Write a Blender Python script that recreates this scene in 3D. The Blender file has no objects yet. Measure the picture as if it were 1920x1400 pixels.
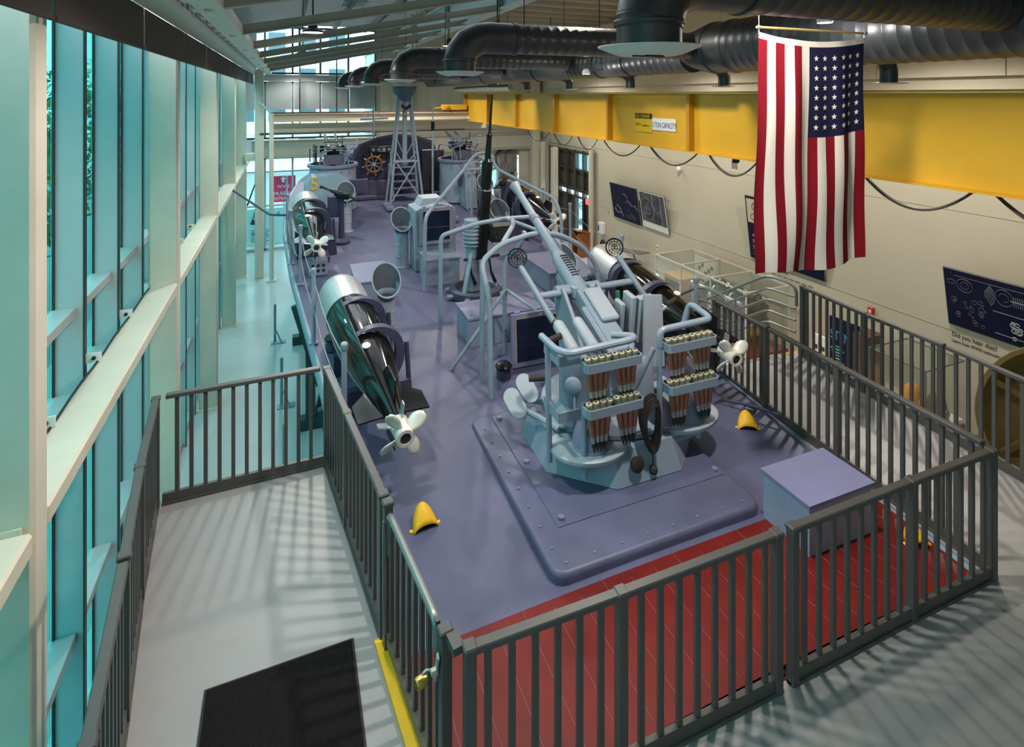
import bpy, bmesh, math, random
from mathutils import Vector, Matrix, Quaternion
random.seed(7)
PI = math.pi
scene = bpy.context.scene
C = scene.collection

# ---------------------------------------------------------------- camera
cam_d = bpy.data.cameras.new('camera')
cam = bpy.data.objects.new('camera', cam_d); C.objects.link(cam)
cam.location = (0, 0, 3.97)
cam.rotation_euler = (PI/2, 0, -math.atan2(422, 1047))
cam_d.sensor_fit = 'HORIZONTAL'; cam_d.sensor_width = 36.0
cam_d.lens = 36.0*1047/1920
cam_d.shift_y = -522/1920
cam_d.clip_start = .05; cam_d.clip_end = 400
scene.camera = cam
# ---------------------------------------------------------------- view, world
vs = scene.view_settings
vs.view_transform = 'Standard'; vs.look = 'None'; vs.gamma = 1.0; vs.use_curve_mapping = False
vs.exposure = -0.12
world = bpy.data.worlds.new('overcast'); scene.world = world
world.use_nodes = True
bg = world.node_tree.nodes['Background']
bg.inputs['Color'].default_value = (0.80, 0.93, 1.0, 1); bg.inputs['Strength'].default_value = 6.6

# lamp positions (high-bay pendants): x, y, z, watts
LAMPS_LEFT = [(.5, 4.8, 5.3, 150), (.5, 12.3, 5.26, 190), (.5, 20.0, 5.33, 190), (.5, 27.0, 5.3, 130)]
LAMPS_MID = [(3.65, 3.55, 5.6, 310), (4.7, 8.2, 5.72, 220), (4.7, 12.6, 5.5, 200), (4.72, 17.0, 5.5, 240), (4.72, 22.5, 5.5, 260)]  # unseen row inferred from shadows; second and third added to shade the girder top
LAMPS_RIGHT = [(10.2, 7.2, 5.6, 420), (10.2, 14.0, 5.6, 420), (10.2, 21.0, 5.6, 380)]

# ---------------------------------------------------------------- materials
MATS = {}
def M(name, col, rough=.5, metal=0., var=.08, scale=4., bump=0., bscale=60., emit=None, estr=0., coat=0., stretch=(1,1,1), spec=.5):
    m = bpy.data.materials.new(name); m.use_nodes = True
    nt = m.node_tree; b = nt.nodes['Principled BSDF']
    b.inputs['Roughness'].default_value = rough; b.inputs['Metallic'].default_value = metal
    b.inputs['Coat Weight'].default_value = coat; b.inputs['Specular IOR Level'].default_value = spec
    tc = nt.nodes.new('ShaderNodeTexCoord'); mp = nt.nodes.new('ShaderNodeMapping')
    mp.inputs['Scale'].default_value = stretch
    nt.links.new(tc.outputs['Object'], mp.inputs['Vector'])
    if var > 0:
        n = nt.nodes.new('ShaderNodeTexNoise'); n.inputs['Scale'].default_value = scale; n.inputs['Detail'].default_value = 6
        n.inputs['Roughness'].default_value = .65
        nt.links.new(mp.outputs['Vector'], n.inputs['Vector'])
        r = nt.nodes.new('ShaderNodeValToRGB'); r.color_ramp.elements[0].position = .3; r.color_ramp.elements[1].position = .7
        r.color_ramp.elements[0].color = (*[c*(1-var) for c in col], 1); r.color_ramp.elements[1].color = (*[min(1, c*(1+var)) for c in col], 1)
        nt.links.new(n.outputs['Fac'], r.inputs['Fac']); nt.links.new(r.outputs['Color'], b.inputs['Base Color'])
        mr = nt.nodes.new('ShaderNodeMapRange'); mr.inputs['To Min'].default_value = max(0, rough-.07); mr.inputs['To Max'].default_value = min(1, rough+.07)
        nt.links.new(n.outputs['Fac'], mr.inputs['Value']); nt.links.new(mr.outputs['Result'], b.inputs['Roughness'])
    else:
        b.inputs['Base Color'].default_value = (*col, 1)
    if bump > 0:
        n2 = nt.nodes.new('ShaderNodeTexNoise'); n2.inputs['Scale'].default_value = bscale; n2.inputs['Detail'].default_value = 4
        nt.links.new(mp.outputs['Vector'], n2.inputs['Vector'])
        bp = nt.nodes.new('ShaderNodeBump'); bp.inputs['Strength'].default_value = bump; bp.inputs['Distance'].default_value = .01
        nt.links.new(n2.outputs['Fac'], bp.inputs['Height']); nt.links.new(bp.outputs['Normal'], b.inputs['Normal'])
    if emit:
        b.inputs['Emission Color'].default_value = (*emit, 1); b.inputs['Emission Strength'].default_value = estr
    MATS[name] = m
    return m
def glass(name, tint, refl=.5, rough=.02):
    m = bpy.data.materials.new(name); m.use_nodes = True
    nt = m.node_tree; nt.nodes.remove(nt.nodes['Principled BSDF']); out = nt.nodes['Material Output']
    t = nt.nodes.new('ShaderNodeBsdfTransparent'); t.inputs['Color'].default_value = (*tint, 1)
    g = nt.nodes.new('ShaderNodeBsdfGlossy'); g.inputs['Roughness'].default_value = rough; g.inputs['Color'].default_value = (.9, 1, 1, 1)
    fr = nt.nodes.new('ShaderNodeFresnel'); fr.inputs['IOR'].default_value = 1.45
    mu = nt.nodes.new('ShaderNodeMath'); mu.operation = 'MULTIPLY'; mu.inputs[1].default_value = refl
    mx = nt.nodes.new('ShaderNodeMixShader')
    nt.links.new(fr.outputs['Fac'], mu.inputs[0]); nt.links.new(mu.outputs[0], mx.inputs['Fac'])
    nt.links.new(t.outputs[0], mx.inputs[1]); nt.links.new(g.outputs[0], mx.inputs[2]); nt.links.new(mx.outputs[0], out.inputs['Surface'])
    MATS[name] = m
    return m

M('deck', (.092, .098, .182), .46, var=.2, scale=1.3, bump=.06, bscale=40)
M('deck_seam', (.20, .13, .16), .5, var=.1)
M('bridge_edge', (.012, .012, .03), .5, var=.1)
M('bridge_mid', (.085, .085, .15), .5, var=.1)
M('door_black', (.014, .013, .022), .5, var=.1)
M('alarm_dark', (.2, .05, .05), .5, var=.1)
M('red_deck', (.145, .006, .004), .5, var=.3, scale=2.2, bump=.12, bscale=70, spec=.35)
M('equip', (.225, .275, .355), .42, var=.06, scale=5)
M('equip_pale', (.33, .37, .43), .4, var=.06)
M('bridge_bowl', (.07, .11, .17), .4, var=.1)
M('green_round', (.02, .16, .06), .35, var=.3, scale=20)
M('eyepiece', (.10, .07, .03), .5, var=.2)
M('ring_dark', (.055, .06, .10), .45, var=.15)
M('throat', (.06, .075, .10), .5, var=.1)
M('stern_lid', (.20, .20, .36), .3, var=.06)
M('stern_box', (.30, .33, .47), .4, var=.06)
M('navy_box', (.035, .045, .09), .5, var=.1)
M('locker', (.20, .235, .33), .5, var=.07, scale=3)
M('hull_paint', (.22, .32, .41), .35, var=.08, scale=1.5)
M('hull_bottom', (.03, .07, .075), .5, var=.2, scale=2)
M('bridge_dark', (.034, .034, .075), .5, var=.18, scale=2)
M('rack_paint', (.045, .046, .095), .45, var=.1, scale=5)
M('lavender', (.18, .18, .29), .45, var=.08, scale=3)
M('rail', (.072, .068, .066), .42, var=.08, scale=6)
M('platform', (.275, .27, .275), .40, var=.07, scale=1.1, bump=.05, bscale=30)
M('concrete', (.56, .58, .59), .22, var=.08, scale=.6)
M('wall', (.52, .48, .385), .8, var=.04, scale=.7, bump=.04, bscale=80)
M('cream_panel', (.60, .555, .45), .7, var=.05, scale=1)
M('column', (.66, .62, .53), .45, var=.06, scale=2, bump=.03)
M('mullion', (.40, .455, .48), .45, metal=.05, var=.05, scale=2)
M('mullion_dark', (.02, .022, .025), .5, var=.05)
M('shade', (.075, .06, .056), .8, var=.08, scale=30, stretch=(1, 1, .2))
M('blind_grey', (.28, .32, .34), .8, var=.05)
M('frame_dark', (.05, .045, .042), .5, metal=.2, var=.08)
M('door_dark', (.09, .065, .05), .5, var=.1)
M('siding', (.20, .25, .23), .6, var=.08)
M('rafter', (.44, .42, .36), .55, var=.06, scale=2)
M('ridge', (.42, .53, .53), .45, var=.05, scale=2)
M('roof_dark', (.03, .032, .028), .6, var=.2, scale=1)
M('roof_tan', (.30, .26, .19), .7, var=.1, scale=1)
M('duct', (.075, .076, .082), .38, metal=.45, var=.25, scale=2.5)
M('diffuser', (.72, .71, .67), .5, var=.04)
M('sign_yellow', (.72, .46, .01), .5, var=.05)
M('sign_blue', (.03, .03, .25), .5, var=.05)
M('rust', (.12, .05, .035), .7, var=.2)
M('pipe_dark', (.03, .04, .045), .5, var=.1)
M('poster_photo2', (.05, .055, .065), .4, var=.3)
M('poster_pale', (.36, .38, .45), .5, var=.1)
M('ink_dim', (.16, .15, .14), .7, var=.05)
M('case_frame', (.55, .53, .48), .4, var=.04)
M('foil', (.6, .58, .54), .3, metal=.9, var=.2, scale=12, bump=.5, bscale=25)
M('crane', (.70, .39, .022), .42, var=.09, scale=.8)
M('crane_rib', (.50, .235, .012), .5, var=.12, scale=2)
M('beam_cream', (.62, .54, .42), .5, var=.05)
M('black', (.012, .012, .013), .5, var=.1)
M('gunmetal', (.012, .012, .014), .3, metal=.4, var=.2)
M('cable', (.05, .038, .03), .6, var=.1)
M('torp_black', (.005, .005, .005), .12, var=0, spec=.32)
M('torp_silver', (.62, .63, .64), .34, metal=.65, var=.08, scale=8, stretch=(4, .3, 1))
M('propeller', (.70, .67, .63), .4, metal=.2, var=.06)
M('white', (.78, .77, .74), .5, var=.03)
M('navy_panel', (.004, .007, .028), .22, var=.05, coat=.3)
M('gold', (.55, .40, .16), .4, metal=.3, var=.1)
M('copper', (.36, .155, .105), .42, metal=.35, var=.14, scale=9)
M('brass', (.55, .50, .36), .38, metal=.5, var=.18, scale=30)
M('shell_tip', (.012, .022, .012), .45, var=.1)
M('rubber', (.022, .016, .014), .7, var=.1)
M('wood_dark', (.09, .045, .025), .45, var=.2, scale=6)
M('wood', (.21, .075, .02), .4, var=.25, scale=6, stretch=(1, 1, 6))
M('crate_wood', (.50, .33, .16), .6, var=.12, scale=5)
M('galv', (.22, .24, .235), .4, metal=.5, var=.1)
M('yellow', (.85, .47, .012), .5, var=.08, scale=20, bump=.1, bscale=200)
M('mat', (.011, .010, .010), .95, var=.35, scale=60, bump=.8, bscale=220, stretch=(1, .25, 1), spec=.1)
M('mat_edge', (.02, .018, .018), .8, var=.05)
M('steel', (.45, .48, .48), .35, metal=.7, var=.1)
M('lock_brass', (.45, .35, .10), .35, metal=.8, var=.1)
M('flag_red', (.18, .003, .012), .85, var=.06, scale=60, spec=.2)
M('flag_white', (.62, .575, .53), .85, var=.04, scale=60)
M('flag_blue', (.006, .007, .034), .85, var=.08, scale=60, spec=.2)
M('poster_navy', (.005, .006, .034), .6, var=.15, scale=3, spec=.2)
M('poster_line', (.30, .31, .36), .5, var=.05)
M('poster_dim', (.07, .075, .125), .5, var=.05)
M('poster_cream', (.55, .52, .36), .5, var=.05)
M('poster_photo', (.075, .08, .09), .6, var=.97, scale=2.6, spec=.2)
M('mural', (.18, .165, .16), .5, var=.97, scale=.9)
M('ink', (.04, .035, .035), .7, var=.05)
M('frame_grey', (.16, .16, .18), .5, metal=.2, var=.05)
M('olive', (.19, .125, .04), .55, var=.2, scale=4)
M('olive_dark', (.055, .042, .02), .6, var=.2, scale=4)
M('sign_red', (.95, .03, .12), .5, var=.04)
M('alarm_red', (.45, .015, .015), .4, var=.05)
M('exit_red', (.8, .08, .08), .4, var=0, emit=(1, .12, .12), estr=1.2)
M('led_blue', (.02, .10, .22), .4, var=.6, scale=3)
M('led_green', (.10, .60, .12), .4, var=.1)
M('led_cyan', (.05, .30, .55), .4, var=.1)
M('engine', (.035, .035, .034), .4, metal=.5, var=.5, scale=12)
M('engine_red', (.25, .02, .03), .5, var=.2)
M('lamp_house', (.05, .05, .05), .5, metal=.3, var=.05)
M('lamp_face', (1, 1, 1), .5, var=0, emit=(1, .94, .84), estr=18)
M('asphalt', (.22, .23, .235), .85, var=.12, scale=1.5)
M('pavement', (.46, .46, .44), .85, var=.1, scale=1.2)
M('building_white', (.78, .78, .75), .8, var=.05, scale=.5)
M('building_tan', (.52, .50, .46), .8, var=.08, scale=.5)
M('building_glass', (.08, .12, .14), .1, var=.2, scale=.5)
M('bark', (.09, .065, .045), .9, var=.2, scale=8)
M('leaf', (.075, .22, .045), .6, var=.35, scale=3)
M('car_white', (.75, .76, .77), .2, var=.02, coat=.5)
M('tire', (.015, .015, .015), .8, var=.1)
M('orange', (.60, .25, .03), .5, var=.15)
glass('tinted_glass', (.32, .75, .73), .45)
glass('far_glass', (.72, .93, .95), .4)
glass('case_glass', (.95, .96, .95), .28)

# ---------------------------------------------------------------- mesh helpers
def V(*a): return Vector(a if len(a) > 1 else a[0])
class MB:
    def __init__(s): s.v = []; s.f = []
    def add(s, vs_, fs_):
        o = len(s.v); s.v += [tuple(v) for v in vs_]; s.f += [tuple(i+o for i in f) for f in fs_]; return s
    def hexa(s, p):   # 8 points: bottom ring 0-3, top ring 4-7
        return s.add(p, [(3,2,1,0),(4,5,6,7),(0,1,5,4),(1,2,6,5),(2,3,7,6),(3,0,4,7)])
    def box(s, c, d, rz=0, bevel=0, rot=None):
        hx, hy, hz = d[0]/2, d[1]/2, d[2]/2
        R = rot if rot is not None else Matrix.Rotation(rz, 3, 'Z')
        c = V(c)
        if bevel <= 0:
            return s.hexa([c+R@V(x*hx, y*hy, z*hz) for z in (-1,1) for x, y in ((-1,-1),(1,-1),(1,1),(-1,1))])
        b = min(bevel, hx*.98, hy*.98, hz*.98)
        pts = []; idx = {}
        for sx in (-1,1):
            for sy in (-1,1):
                for sz in (-1,1):
                    for k in range(3):
                        p = [sx*(hx-b), sy*(hy-b), sz*(hz-b)]
                        p[k] = (sx*hx, sy*hy, sz*hz)[k]
                        idx[(sx,sy,sz,k)] = len(pts); pts.append(c+R@V(p))
        F = []
        cyc = ((-1,-1),(1,-1),(1,1),(-1,1))
        for k in range(3):
            a, b2 = [(1,2),(2,0),(0,1)][k]
            for sg in (-1,1):
                q = []
                for u, w in (cyc if sg > 0 else cyc[::-1]):
                    t = [0,0,0]; t[k] = sg; t[a] = u; t[b2] = w
                    q.append(idx[(*t, k)])
                F.append(q)
        for k in range(3):
            a, b2 = [(1,2),(2,0),(0,1)][k]
            for su in (-1,1):
                for sw in (-1,1):
                    t0 = [0,0,0]; t1 = [0,0,0]; t0[k] = -1; t1[k] = 1
                    for t in (t0, t1): t[a] = su; t[b2] = sw
                    q = [idx[(*t0,a)], idx[(*t1,a)], idx[(*t1,b2)], idx[(*t0,b2)]]
                    F.append(q if su*sw < 0 else q[::-1])
        for sx in (-1,1):
            for sy in (-1,1):
                for sz in (-1,1):
                    q = [idx[(sx,sy,sz,k)] for k in range(3)]
                    F.append(q if sx*sy*sz > 0 else q[::-1])
        return s.add(pts, F)
    def bar(s, p, q, w, h, bevel=0, roll=0):
        p, q = V(p), V(q); d = q-p; L = d.length; d.normalize()
        up = V(0,0,1) if abs(d.z) < .98 else V(0,1,0)
        x = d.cross(up).normalized(); z = x.cross(d)
        R = Matrix((x, d, z)).transposed()
        if roll: R = R @ Matrix.Rotation(roll, 3, 'Y')
        return s.box((p+q)/2, (w, L, h), rot=R, bevel=bevel)
    def tube(s, pts, r, n=10, closed=False, cap=True):
        pts = [V(p) for p in pts]; m = len(pts)
        rr = r if isinstance(r, (list, tuple)) else [r]*m
        tang = []
        for i in range(m):
            if closed: t = (pts[(i+1) % m]-pts[i-1])
            else: t = (pts[min(i+1, m-1)]-pts[max(i-1, 0)])
            tang.append(t.normalized())
        t = tang[0]; up = V(0,0,1) if abs(t.z) < .9 else V(1,0,0)
        nx = t.cross(up).normalized()
        vs_ = []; fs_ = []
        for i in range(m):
            if i: 
                nx = (nx - tang[i]*nx.dot(tang[i]))
                if nx.length < 1e-6: nx = tang[i].orthogonal()
                nx.normalize()
            ny = tang[i].cross(nx)
            for k in range(n):
                a = 2*PI*k/n; vs_.append(pts[i]+(nx*math.cos(a)+ny*math.sin(a))*rr[i])
        for i in range(m if closed else m-1):
            j = (i+1) % m
            for k in range(n):
                l = (k+1) % n
                fs_.append((i*n+k, i*n+l, j*n+l, j*n+k))
        if cap and not closed:
            fs_.append(tuple(range(n-1, -1, -1))); fs_.append(tuple((m-1)*n+k for k in range(n)))
        return s.add(vs_, fs_)
    def lathe(s, prof, c, axis=(0,0,1), n=24, cap=True, scale=(1,1)):
        c = V(c); ax = V(axis).normalized()
        x = ax.orthogonal().normalized() if abs(ax.z) < .999 else V(1,0,0)
        y = ax.cross(x)
        vs_ = []; fs_ = []
        for r, h in prof:
            for k in range(n):
                a = 2*PI*k/n; vs_.append(c+ax*h+(x*math.cos(a)*scale[0]+y*math.sin(a)*scale[1])*r)
        for i in range(len(prof)-1):
            for k in range(n):
                l = (k+1) % n; fs_.append((i*n+k, i*n+l, (i+1)*n+l, (i+1)*n+k))
        if cap:
            fs_.append(tuple(range(n-1, -1, -1))); e = (len(prof)-1)*n; fs_.append(tuple(e+k for k in range(n)))
        return s.add(vs_, fs_)
    def prism(s, poly, o, ux, uy, depth):  # poly in (u,v), extruded along ux x uy by depth
        o, ux, uy = V(o), V(ux), V(uy); nrm = ux.cross(uy).normalized()*depth
        n = len(poly); a = [o+ux*p[0]+uy*p[1] for p in poly]; b = [p+nrm for p in a]
        F = [tuple(range(n-1, -1, -1)), tuple(range(n, 2*n))]
        F += [(i, (i+1) % n, n+(i+1) % n, n+i) for i in range(n)]
        return s.add(a+b, F)
    def grid(s, rows):   # rows of points
        m = len(rows[0]); o = [p for r in rows for p in r]
        return s.add(o, [(i*m+j, i*m+j+1, (i+1)*m+j+1, (i+1)*m+j) for i in range(len(rows)-1) for j in range(m-1)])
    def mesh(s, name, mat, off=(0,0,0), smooth=35):
        me = bpy.data.meshes.new(name)
        ox, oy, oz = off
        me.from_pydata([(a-ox, b-oy, c-oz) for a, b, c in s.v], [], s.f)
        me.materials.append(MATS[mat]); me.validate(); me.update()
        if smooth:
            me.polygons.foreach_set('use_smooth', [True]*len(me.polygons))
            me.set_sharp_from_angle(angle=math.radians(smooth))
        return me
def link(name, me, parent=None):
    o = bpy.data.objects.new(name, me); C.objects.link(o)
    if parent is not None: o.parent = parent
    return o
OFF = {}
def wloc(o):
    return OFF.get(o.name, (0,0,0))
def T(name, label, cat, loc=(0,0,0), group=None, rz=0, kind=None, local=False):
    o = link(name, None); o.location = loc; o.rotation_euler = (0,0,rz); o.empty_display_size = .1
    if label: o['label'] = label
    if cat: o['category'] = cat
    if group: o['group'] = group
    if kind: o['kind'] = kind
    OFF[o.name] = (0,0,0) if local else tuple(loc)
    return o
def part(parent, name, mb, mat, label=None, kind=None, smooth=35):
    off = wloc(parent)
    o = link(name, mb.mesh(name, mat, off, smooth), parent)
    OFF[o.name] = off
    if label: o['label'] = label
    if kind: o['kind'] = kind
    return o
def inst(parent, name, me, loc, rz=0, rot=None):   # shared mesh piece at a world place
    o = link(name, me, parent); off = wloc(parent)
    o.location = (loc[0]-off[0], loc[1]-off[1], loc[2]-off[2]); o.rotation_euler = rot if rot is not None else (0,0,rz)
    return o
def S(name, mb, mat, label=None, cat=None, group=None, kind=None, smooth=35):   # a thing that is one mesh
    xs = [v[0] for v in mb.v]; ys = [v[1] for v in mb.v]; zs = [v[2] for v in mb.v]
    off = ((min(xs)+max(xs))/2, (min(ys)+max(ys))/2, min(zs))
    o = link(name, mb.mesh(name, mat, off, smooth)); o.location = off
    if label: o['label'] = label
    if cat: o['category'] = cat
    if group: o['group'] = group
    if kind: o['kind'] = kind
    OFF[o.name] = off
    return o
def copy_tree(o, loc=None, rz=None, label=None, group=None, parent=None):
    c = o.copy(); C.objects.link(c); c.parent = parent
    if loc is not None: c.location = loc
    if rz is not None: c.rotation_euler = (0,0,rz)
    if label: c['label'] = label
    if group: c['group'] = group
    for ch in list(o.children): copy_tree(ch, parent=c)
    return c
def text_mesh(s, size, mat, o, ux, uy, ext=.002, align='LEFT', sx=1., name='lettering'):
    cu = bpy.data.curves.new(name, 'FONT'); cu.body = s; cu.size = size; cu.align_x = align; cu.extrude = ext
    cu.resolution_u = 2
    ob = bpy.data.objects.new(name, cu); C.objects.link(ob)
    dg = bpy.context.evaluated_depsgraph_get(); me = bpy.data.meshes.new_from_object(ob.evaluated_get(dg))
    bpy.data.objects.remove(ob); 
    o, ux, uy = V(o), V(ux).normalized(), V(uy).normalized(); nn = ux.cross(uy)
    mb = MB()
    mb.add([o+ux*(v.co.x*sx)+uy*v.co.y+nn*v.co.z for v in me.vertices], [tuple(p.vertices) for p in me.polygons])
    bpy.data.meshes.remove(me)
    return mb
def arcpts(c, r, a0, a1, n, ux=(1,0,0), uy=(0,1,0)):
    c, ux, uy = V(c), V(ux), V(uy)
    return [c+ux*(r*math.cos(a0+(a1-a0)*i/n))+uy*(r*math.sin(a0+(a1-a0)*i/n)) for i in range(n+1)]
def round_path(pts, r, n=5):   # polyline with filleted corners
    pts = [V(p) for p in pts]; out = [pts[0]]
    for i in range(1, len(pts)-1):
        a, b, c = pts[i-1], pts[i], pts[i+1]
        d1 = (a-b); d2 = (c-b); q = min(r, d1.length*.45, d2.length*.45)
        p1 = b+d1.normalized()*q; p2 = b+d2.normalized()*q
        for k in range(n+1):
            t = k/n; out.append(p1*(1-t)**2+b*2*t*(1-t)+p2*t*t)
    out.append(pts[-1]); return out
CX = 3.1
def dz(y): return .06*max(0., y-4.5)
# ================================================================= STRUCTURE
FZ = -3.3
def st(name, mb, mat, label=None, cat=None, group=None, smooth=35):
    return S(name, mb, mat, label, cat, group, 'structure', smooth)
fl = MB(); fl.box((5.3, 12.0, FZ-.15), (16.6, 33.4, .3)); st('floor', fl, 'concrete', 'polished grey concrete ground floor under the boat', 'floor')
# --- right wall with a tall glazed door bay
w = MB()
w.box((13.15, 9.0, 2.0), (.3, 26.8, 10.6)); w.box((13.15, 27.75, 2.0), (.3, 1.7, 10.6)); w.box((13.15, 24.65, 4.28), (.3, 4.5, 6.04))
wr = st('wall_right', w, 'wall', 'pale grey-green painted wall behind the exhibits', 'wall')
for z, y0, y1 in ((-.98, -4, 22.3), (1.55, -4, 22.3)):
    s_ = MB(); s_.box((12.998, (y0+y1)/2, z), (.012, y1-y0, .012)); part(wr, 'panel_joint', s_, 'rafter')
# upper lining of right wall (cream, above the crane girder line)
u = T('upper_wall_lining', 'cream upper wall lining high above the yellow crane girder', 'wall', (12.9, 12, 4.4), kind='structure')
for k in range(12):
    b = MB(); b.box((12.92, -2.5+2.55*k, 5.7), (.12, 2.53, 2.7)); part(u, 'panel', b, 'cream_panel')
# --- back wall (behind the camera) so daylight does not pour in from there
b = MB(); b.box((5.3, -4.1, 2.0), (16.6, .2, 10.6)); st('wall_back', b, 'wall', 'plain wall at the stern end of the hall', 'wall')
# --- far wall
FY = 28.5
w = MB()
w.box((6.72, FY+.15, 2.0), (5.16, .3, 10.6))
w.box((11.15, FY+.15, 4.3), (3.7, .3, 7.3))
w.box((12.5, FY+.15, -1.0), (1.0, .3, 4.6))
w.box((10.65, FY+.15, -2.7), (2.7, .3, 1.2))
wf = st('wall_far', w, 'cream_panel', 'cream panelled end wall beside the tall glazing', 'wall')
for k in range(8):
    j = MB(); j.box((4.6+.62*k, FY-.01, 3.9), (.53, .03, 4.6)); part(wf, 'panel', j, 'cream_panel')
j = MB(); j.box((6.1, FY-.1, 4.2), (.12, .12, 3.6)); part(wf, 'conduit', j, 'rafter')
hb = MB(); hb.box((5.7, FY-.25, 1.47), (14.4, .3, .72), bevel=.02); hb.box((5.7, FY-.3, 1.86), (14.4, .42, .05)); hb.box((5.7, FY-.3, 1.08), (14.4, .42, .05))
st('trim_1', hb, 'rafter', 'wide cream steel header beam crossing the end wall', 'beam')
gp = MB(); gp.box((12.35, FY-.2, -.6), (1.05, .08, 3.7), bevel=.01); gp.box((12.35, FY-.22, -.55), (1.05, .1, .03)); st('trim_2', gp, 'rafter', 'grey panel beside the photo mural on the end wall', 'panel')
# far glazing
def window(name, label): return T(name, label, 'window', (0,0,0), kind='structure')
xs = [-2.2, -.95, .25, 1.5, 2.8, 4.1]
tiers = [(-3.25, 1.05), (1.9, 4.6), (4.95, 7.2)]
for wi, (z0, z1) in enumerate(tiers):
    wd = window('window_%d' % (wi+1), ['street-level end glazing below the cream header beam', 'middle band of end glazing half covered by blinds', 'bright clerestory end glazing under the sloping rafters'][wi])
    for i in range(len(xs)-1):
        p = MB(); p.box(((xs[i]+xs[i+1])/2, FY+.1, (z0+z1)/2), (xs[i+1]-xs[i], .012, z1-z0)); part(wd, 'pane', p, 'far_glass')
    for x in xs:
        p = MB(); p.box((x, FY, (z0+z1)/2), (.085, .2, z1-z0)); part(wd, 'mullion', p, 'mullion' if wi == 0 else 'frame_grey')
    p = MB(); p.box((.95, FY, z0+.04), (6.3, .2, .08)); p.box((.95, FY, z1-.04), (6.3, .2, .08)); part(wd, 'transom', p, 'mullion_dark' if wi else 'mullion')
    if wi == 0:
        for zz in (-1.2,):
            p = MB(); p.box((.95, FY, zz), (6.3, .18, .07)); part(wd, 'transom', p, 'mullion')
    if wi == 1:
        for i in range(len(xs)-1):
            p = MB(); p.box(((xs[i]+xs[i+1])/2, FY-.13, 3.95), (xs[i+1]-xs[i]-.1, .012, 1.3)); p.tube([(xs[i]+.06, FY-.13, 3.3), (xs[i+1]-.06, FY-.13, 3.3)], .015, 6)
            S('roller_blind', p, 'blind_grey', 'grey mesh roller blind half lowered on the end glazing', 'blind', 'blinds on the end glazing')
lv = MB(); lv.box((.95, FY-.06, 4.77), (6.3, .3, .3)); st('trim_3', lv, 'mullion', 'dark grey spandrel band between blinds and clerestory', 'trim')
# right-hand end window with the tree behind, at boat level
wd = window('window_4', 'end window showing the green tree beside the photo mural')
p = MB(); p.box((9.98, FY+.1, -.5), (1.36, .012, 3.2)); part(wd, 'pane', p, 'far_glass')
for x in (9.32, 10.62):
    p = MB(); p.box((x, FY, -.5), (.09, .2, 3.2)); part(wd, 'mullion', p, 'mullion')
# --- right wall door bay
dr = T('door_1', 'tall dark framed glass door bay in the right wall', 'door', (13.0, 24.65, FZ), kind='structure')
for y in (22.45, 23.25, 24.05, 24.85, 25.9, 26.85):
    p = MB(); p.box((13.08, y, -1.0), (.2, .13 if y != 25.9 else .3, 4.6)); part(dr, 'mullion', p, 'frame_dark')
for z in (-3.25, -.62, -.95, .35, 1.2):
    p = MB(); p.box((13.1, 24.65, z), (.16, 4.4, .1 if z != -.62 else .16)); part(dr, 'transom', p, 'frame_dark')
for (y0, y1) in ((22.5, 23.2), (23.3, 24.0), (24.1, 24.8), (24.9, 25.8), (26.0, 26.8)):
    for (z0, z1, m) in ((-3.2, -1.0, 'far_glass' if y0 == 23.3 else 'door_dark'), (-.55, .3, 'door_dark'), (.4, 1.15, 'far_glass' if y0 < 24 else 'door_dark')):
        p = MB(); p.box((13.15, (y0+y1)/2, (z0+z1)/2), (.012, y1-y0, z1-z0)); part(dr, 'pane', p, m)
p = MB()
for zc in (-1.35, -2.15):
    p.tube(arcpts((13.12, 23.65, zc), .17, 0, 2*PI, 14, (0,1,0), (0,0,1))[:-1], .02, 6, closed=True)
    p.tube(arcpts((13.12, 23.65, zc), .07, 0, 2*PI, 10, (0,1,0), (0,0,1))[:-1], .016, 6, closed=True)
part(dr, 'door_emblem', p, 'mullion_dark')
# steel portal columns at the end of the right wall
for (x, y, z1, wd_) in ((12.6, 27.9, 5, .45), (12.75, 22.1, 1.6, .16), (12.5, 25.3, 1.35, .3), (12.6, 26.9, 1.5, .22)):
    p = MB(); p.box((x, y, (z1+FZ)/2), (wd_, wd_, z1-FZ), bevel=.02); st('steel_column', p, 'cream_panel', None)
for o in [o for o in C.objects if o.name.startswith('steel_column')]:
    o['label'] = 'cream steel post standing beside the dark door bay'; o['category'] = 'column'; o['group'] = 'posts round the door bay'
p = MB(); p.tube(round_path([(12.9, 21.9, -3.2), (12.9, 21.9, 1.45), (12.9, 26.8, 1.45)], .15), .025, 8); S('conduit', p, 'frame_grey', 'thin grey conduit running over the door bay', 'conduit')

# --- left curtain wall
GX = -2.2
YC = [-.55, 4.57, 9.65, 14.7, 19.65, 24.7]
my = [4.5+1.25*k for k in range(-5, 20)]
TZ = [-3.25, -1.58, .87, 1.75, 5.0]
mull_me = MB().box((0,0,.9), (.26, .065, 8.4)).mesh('mullion', 'mullion')
gask_me = MB().box((.135, 0, .9), (.012, .075, 8.4)).box((-.115, 0, .9), (.02, .12, 8.4)).mesh('gasket', 'mullion_dark')
trans_me = MB().box((0, .625, 0), (.2, 1.18, .1), bevel=.004).mesh('transom', 'mullion')
panes = [MB().box((0, .625, (TZ[i]+TZ[i+1])/2), (.01, 1.2, TZ[i+1]-TZ[i])).mesh('pane', 'tinted_glass') for i in range(4)]
bays = [(-9, 4.57), (4.57, 9.65), (9.65, 14.7), (14.7, 19.65), (19.65, 24.7), (24.7, 40)]
names = ['beside the stern platform corner', 'beside the black floor mat platform', 'beside the aft port torpedo', 'beside the forward port torpedo', 'beside the port gun turret', 'next to the end glazing']
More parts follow.
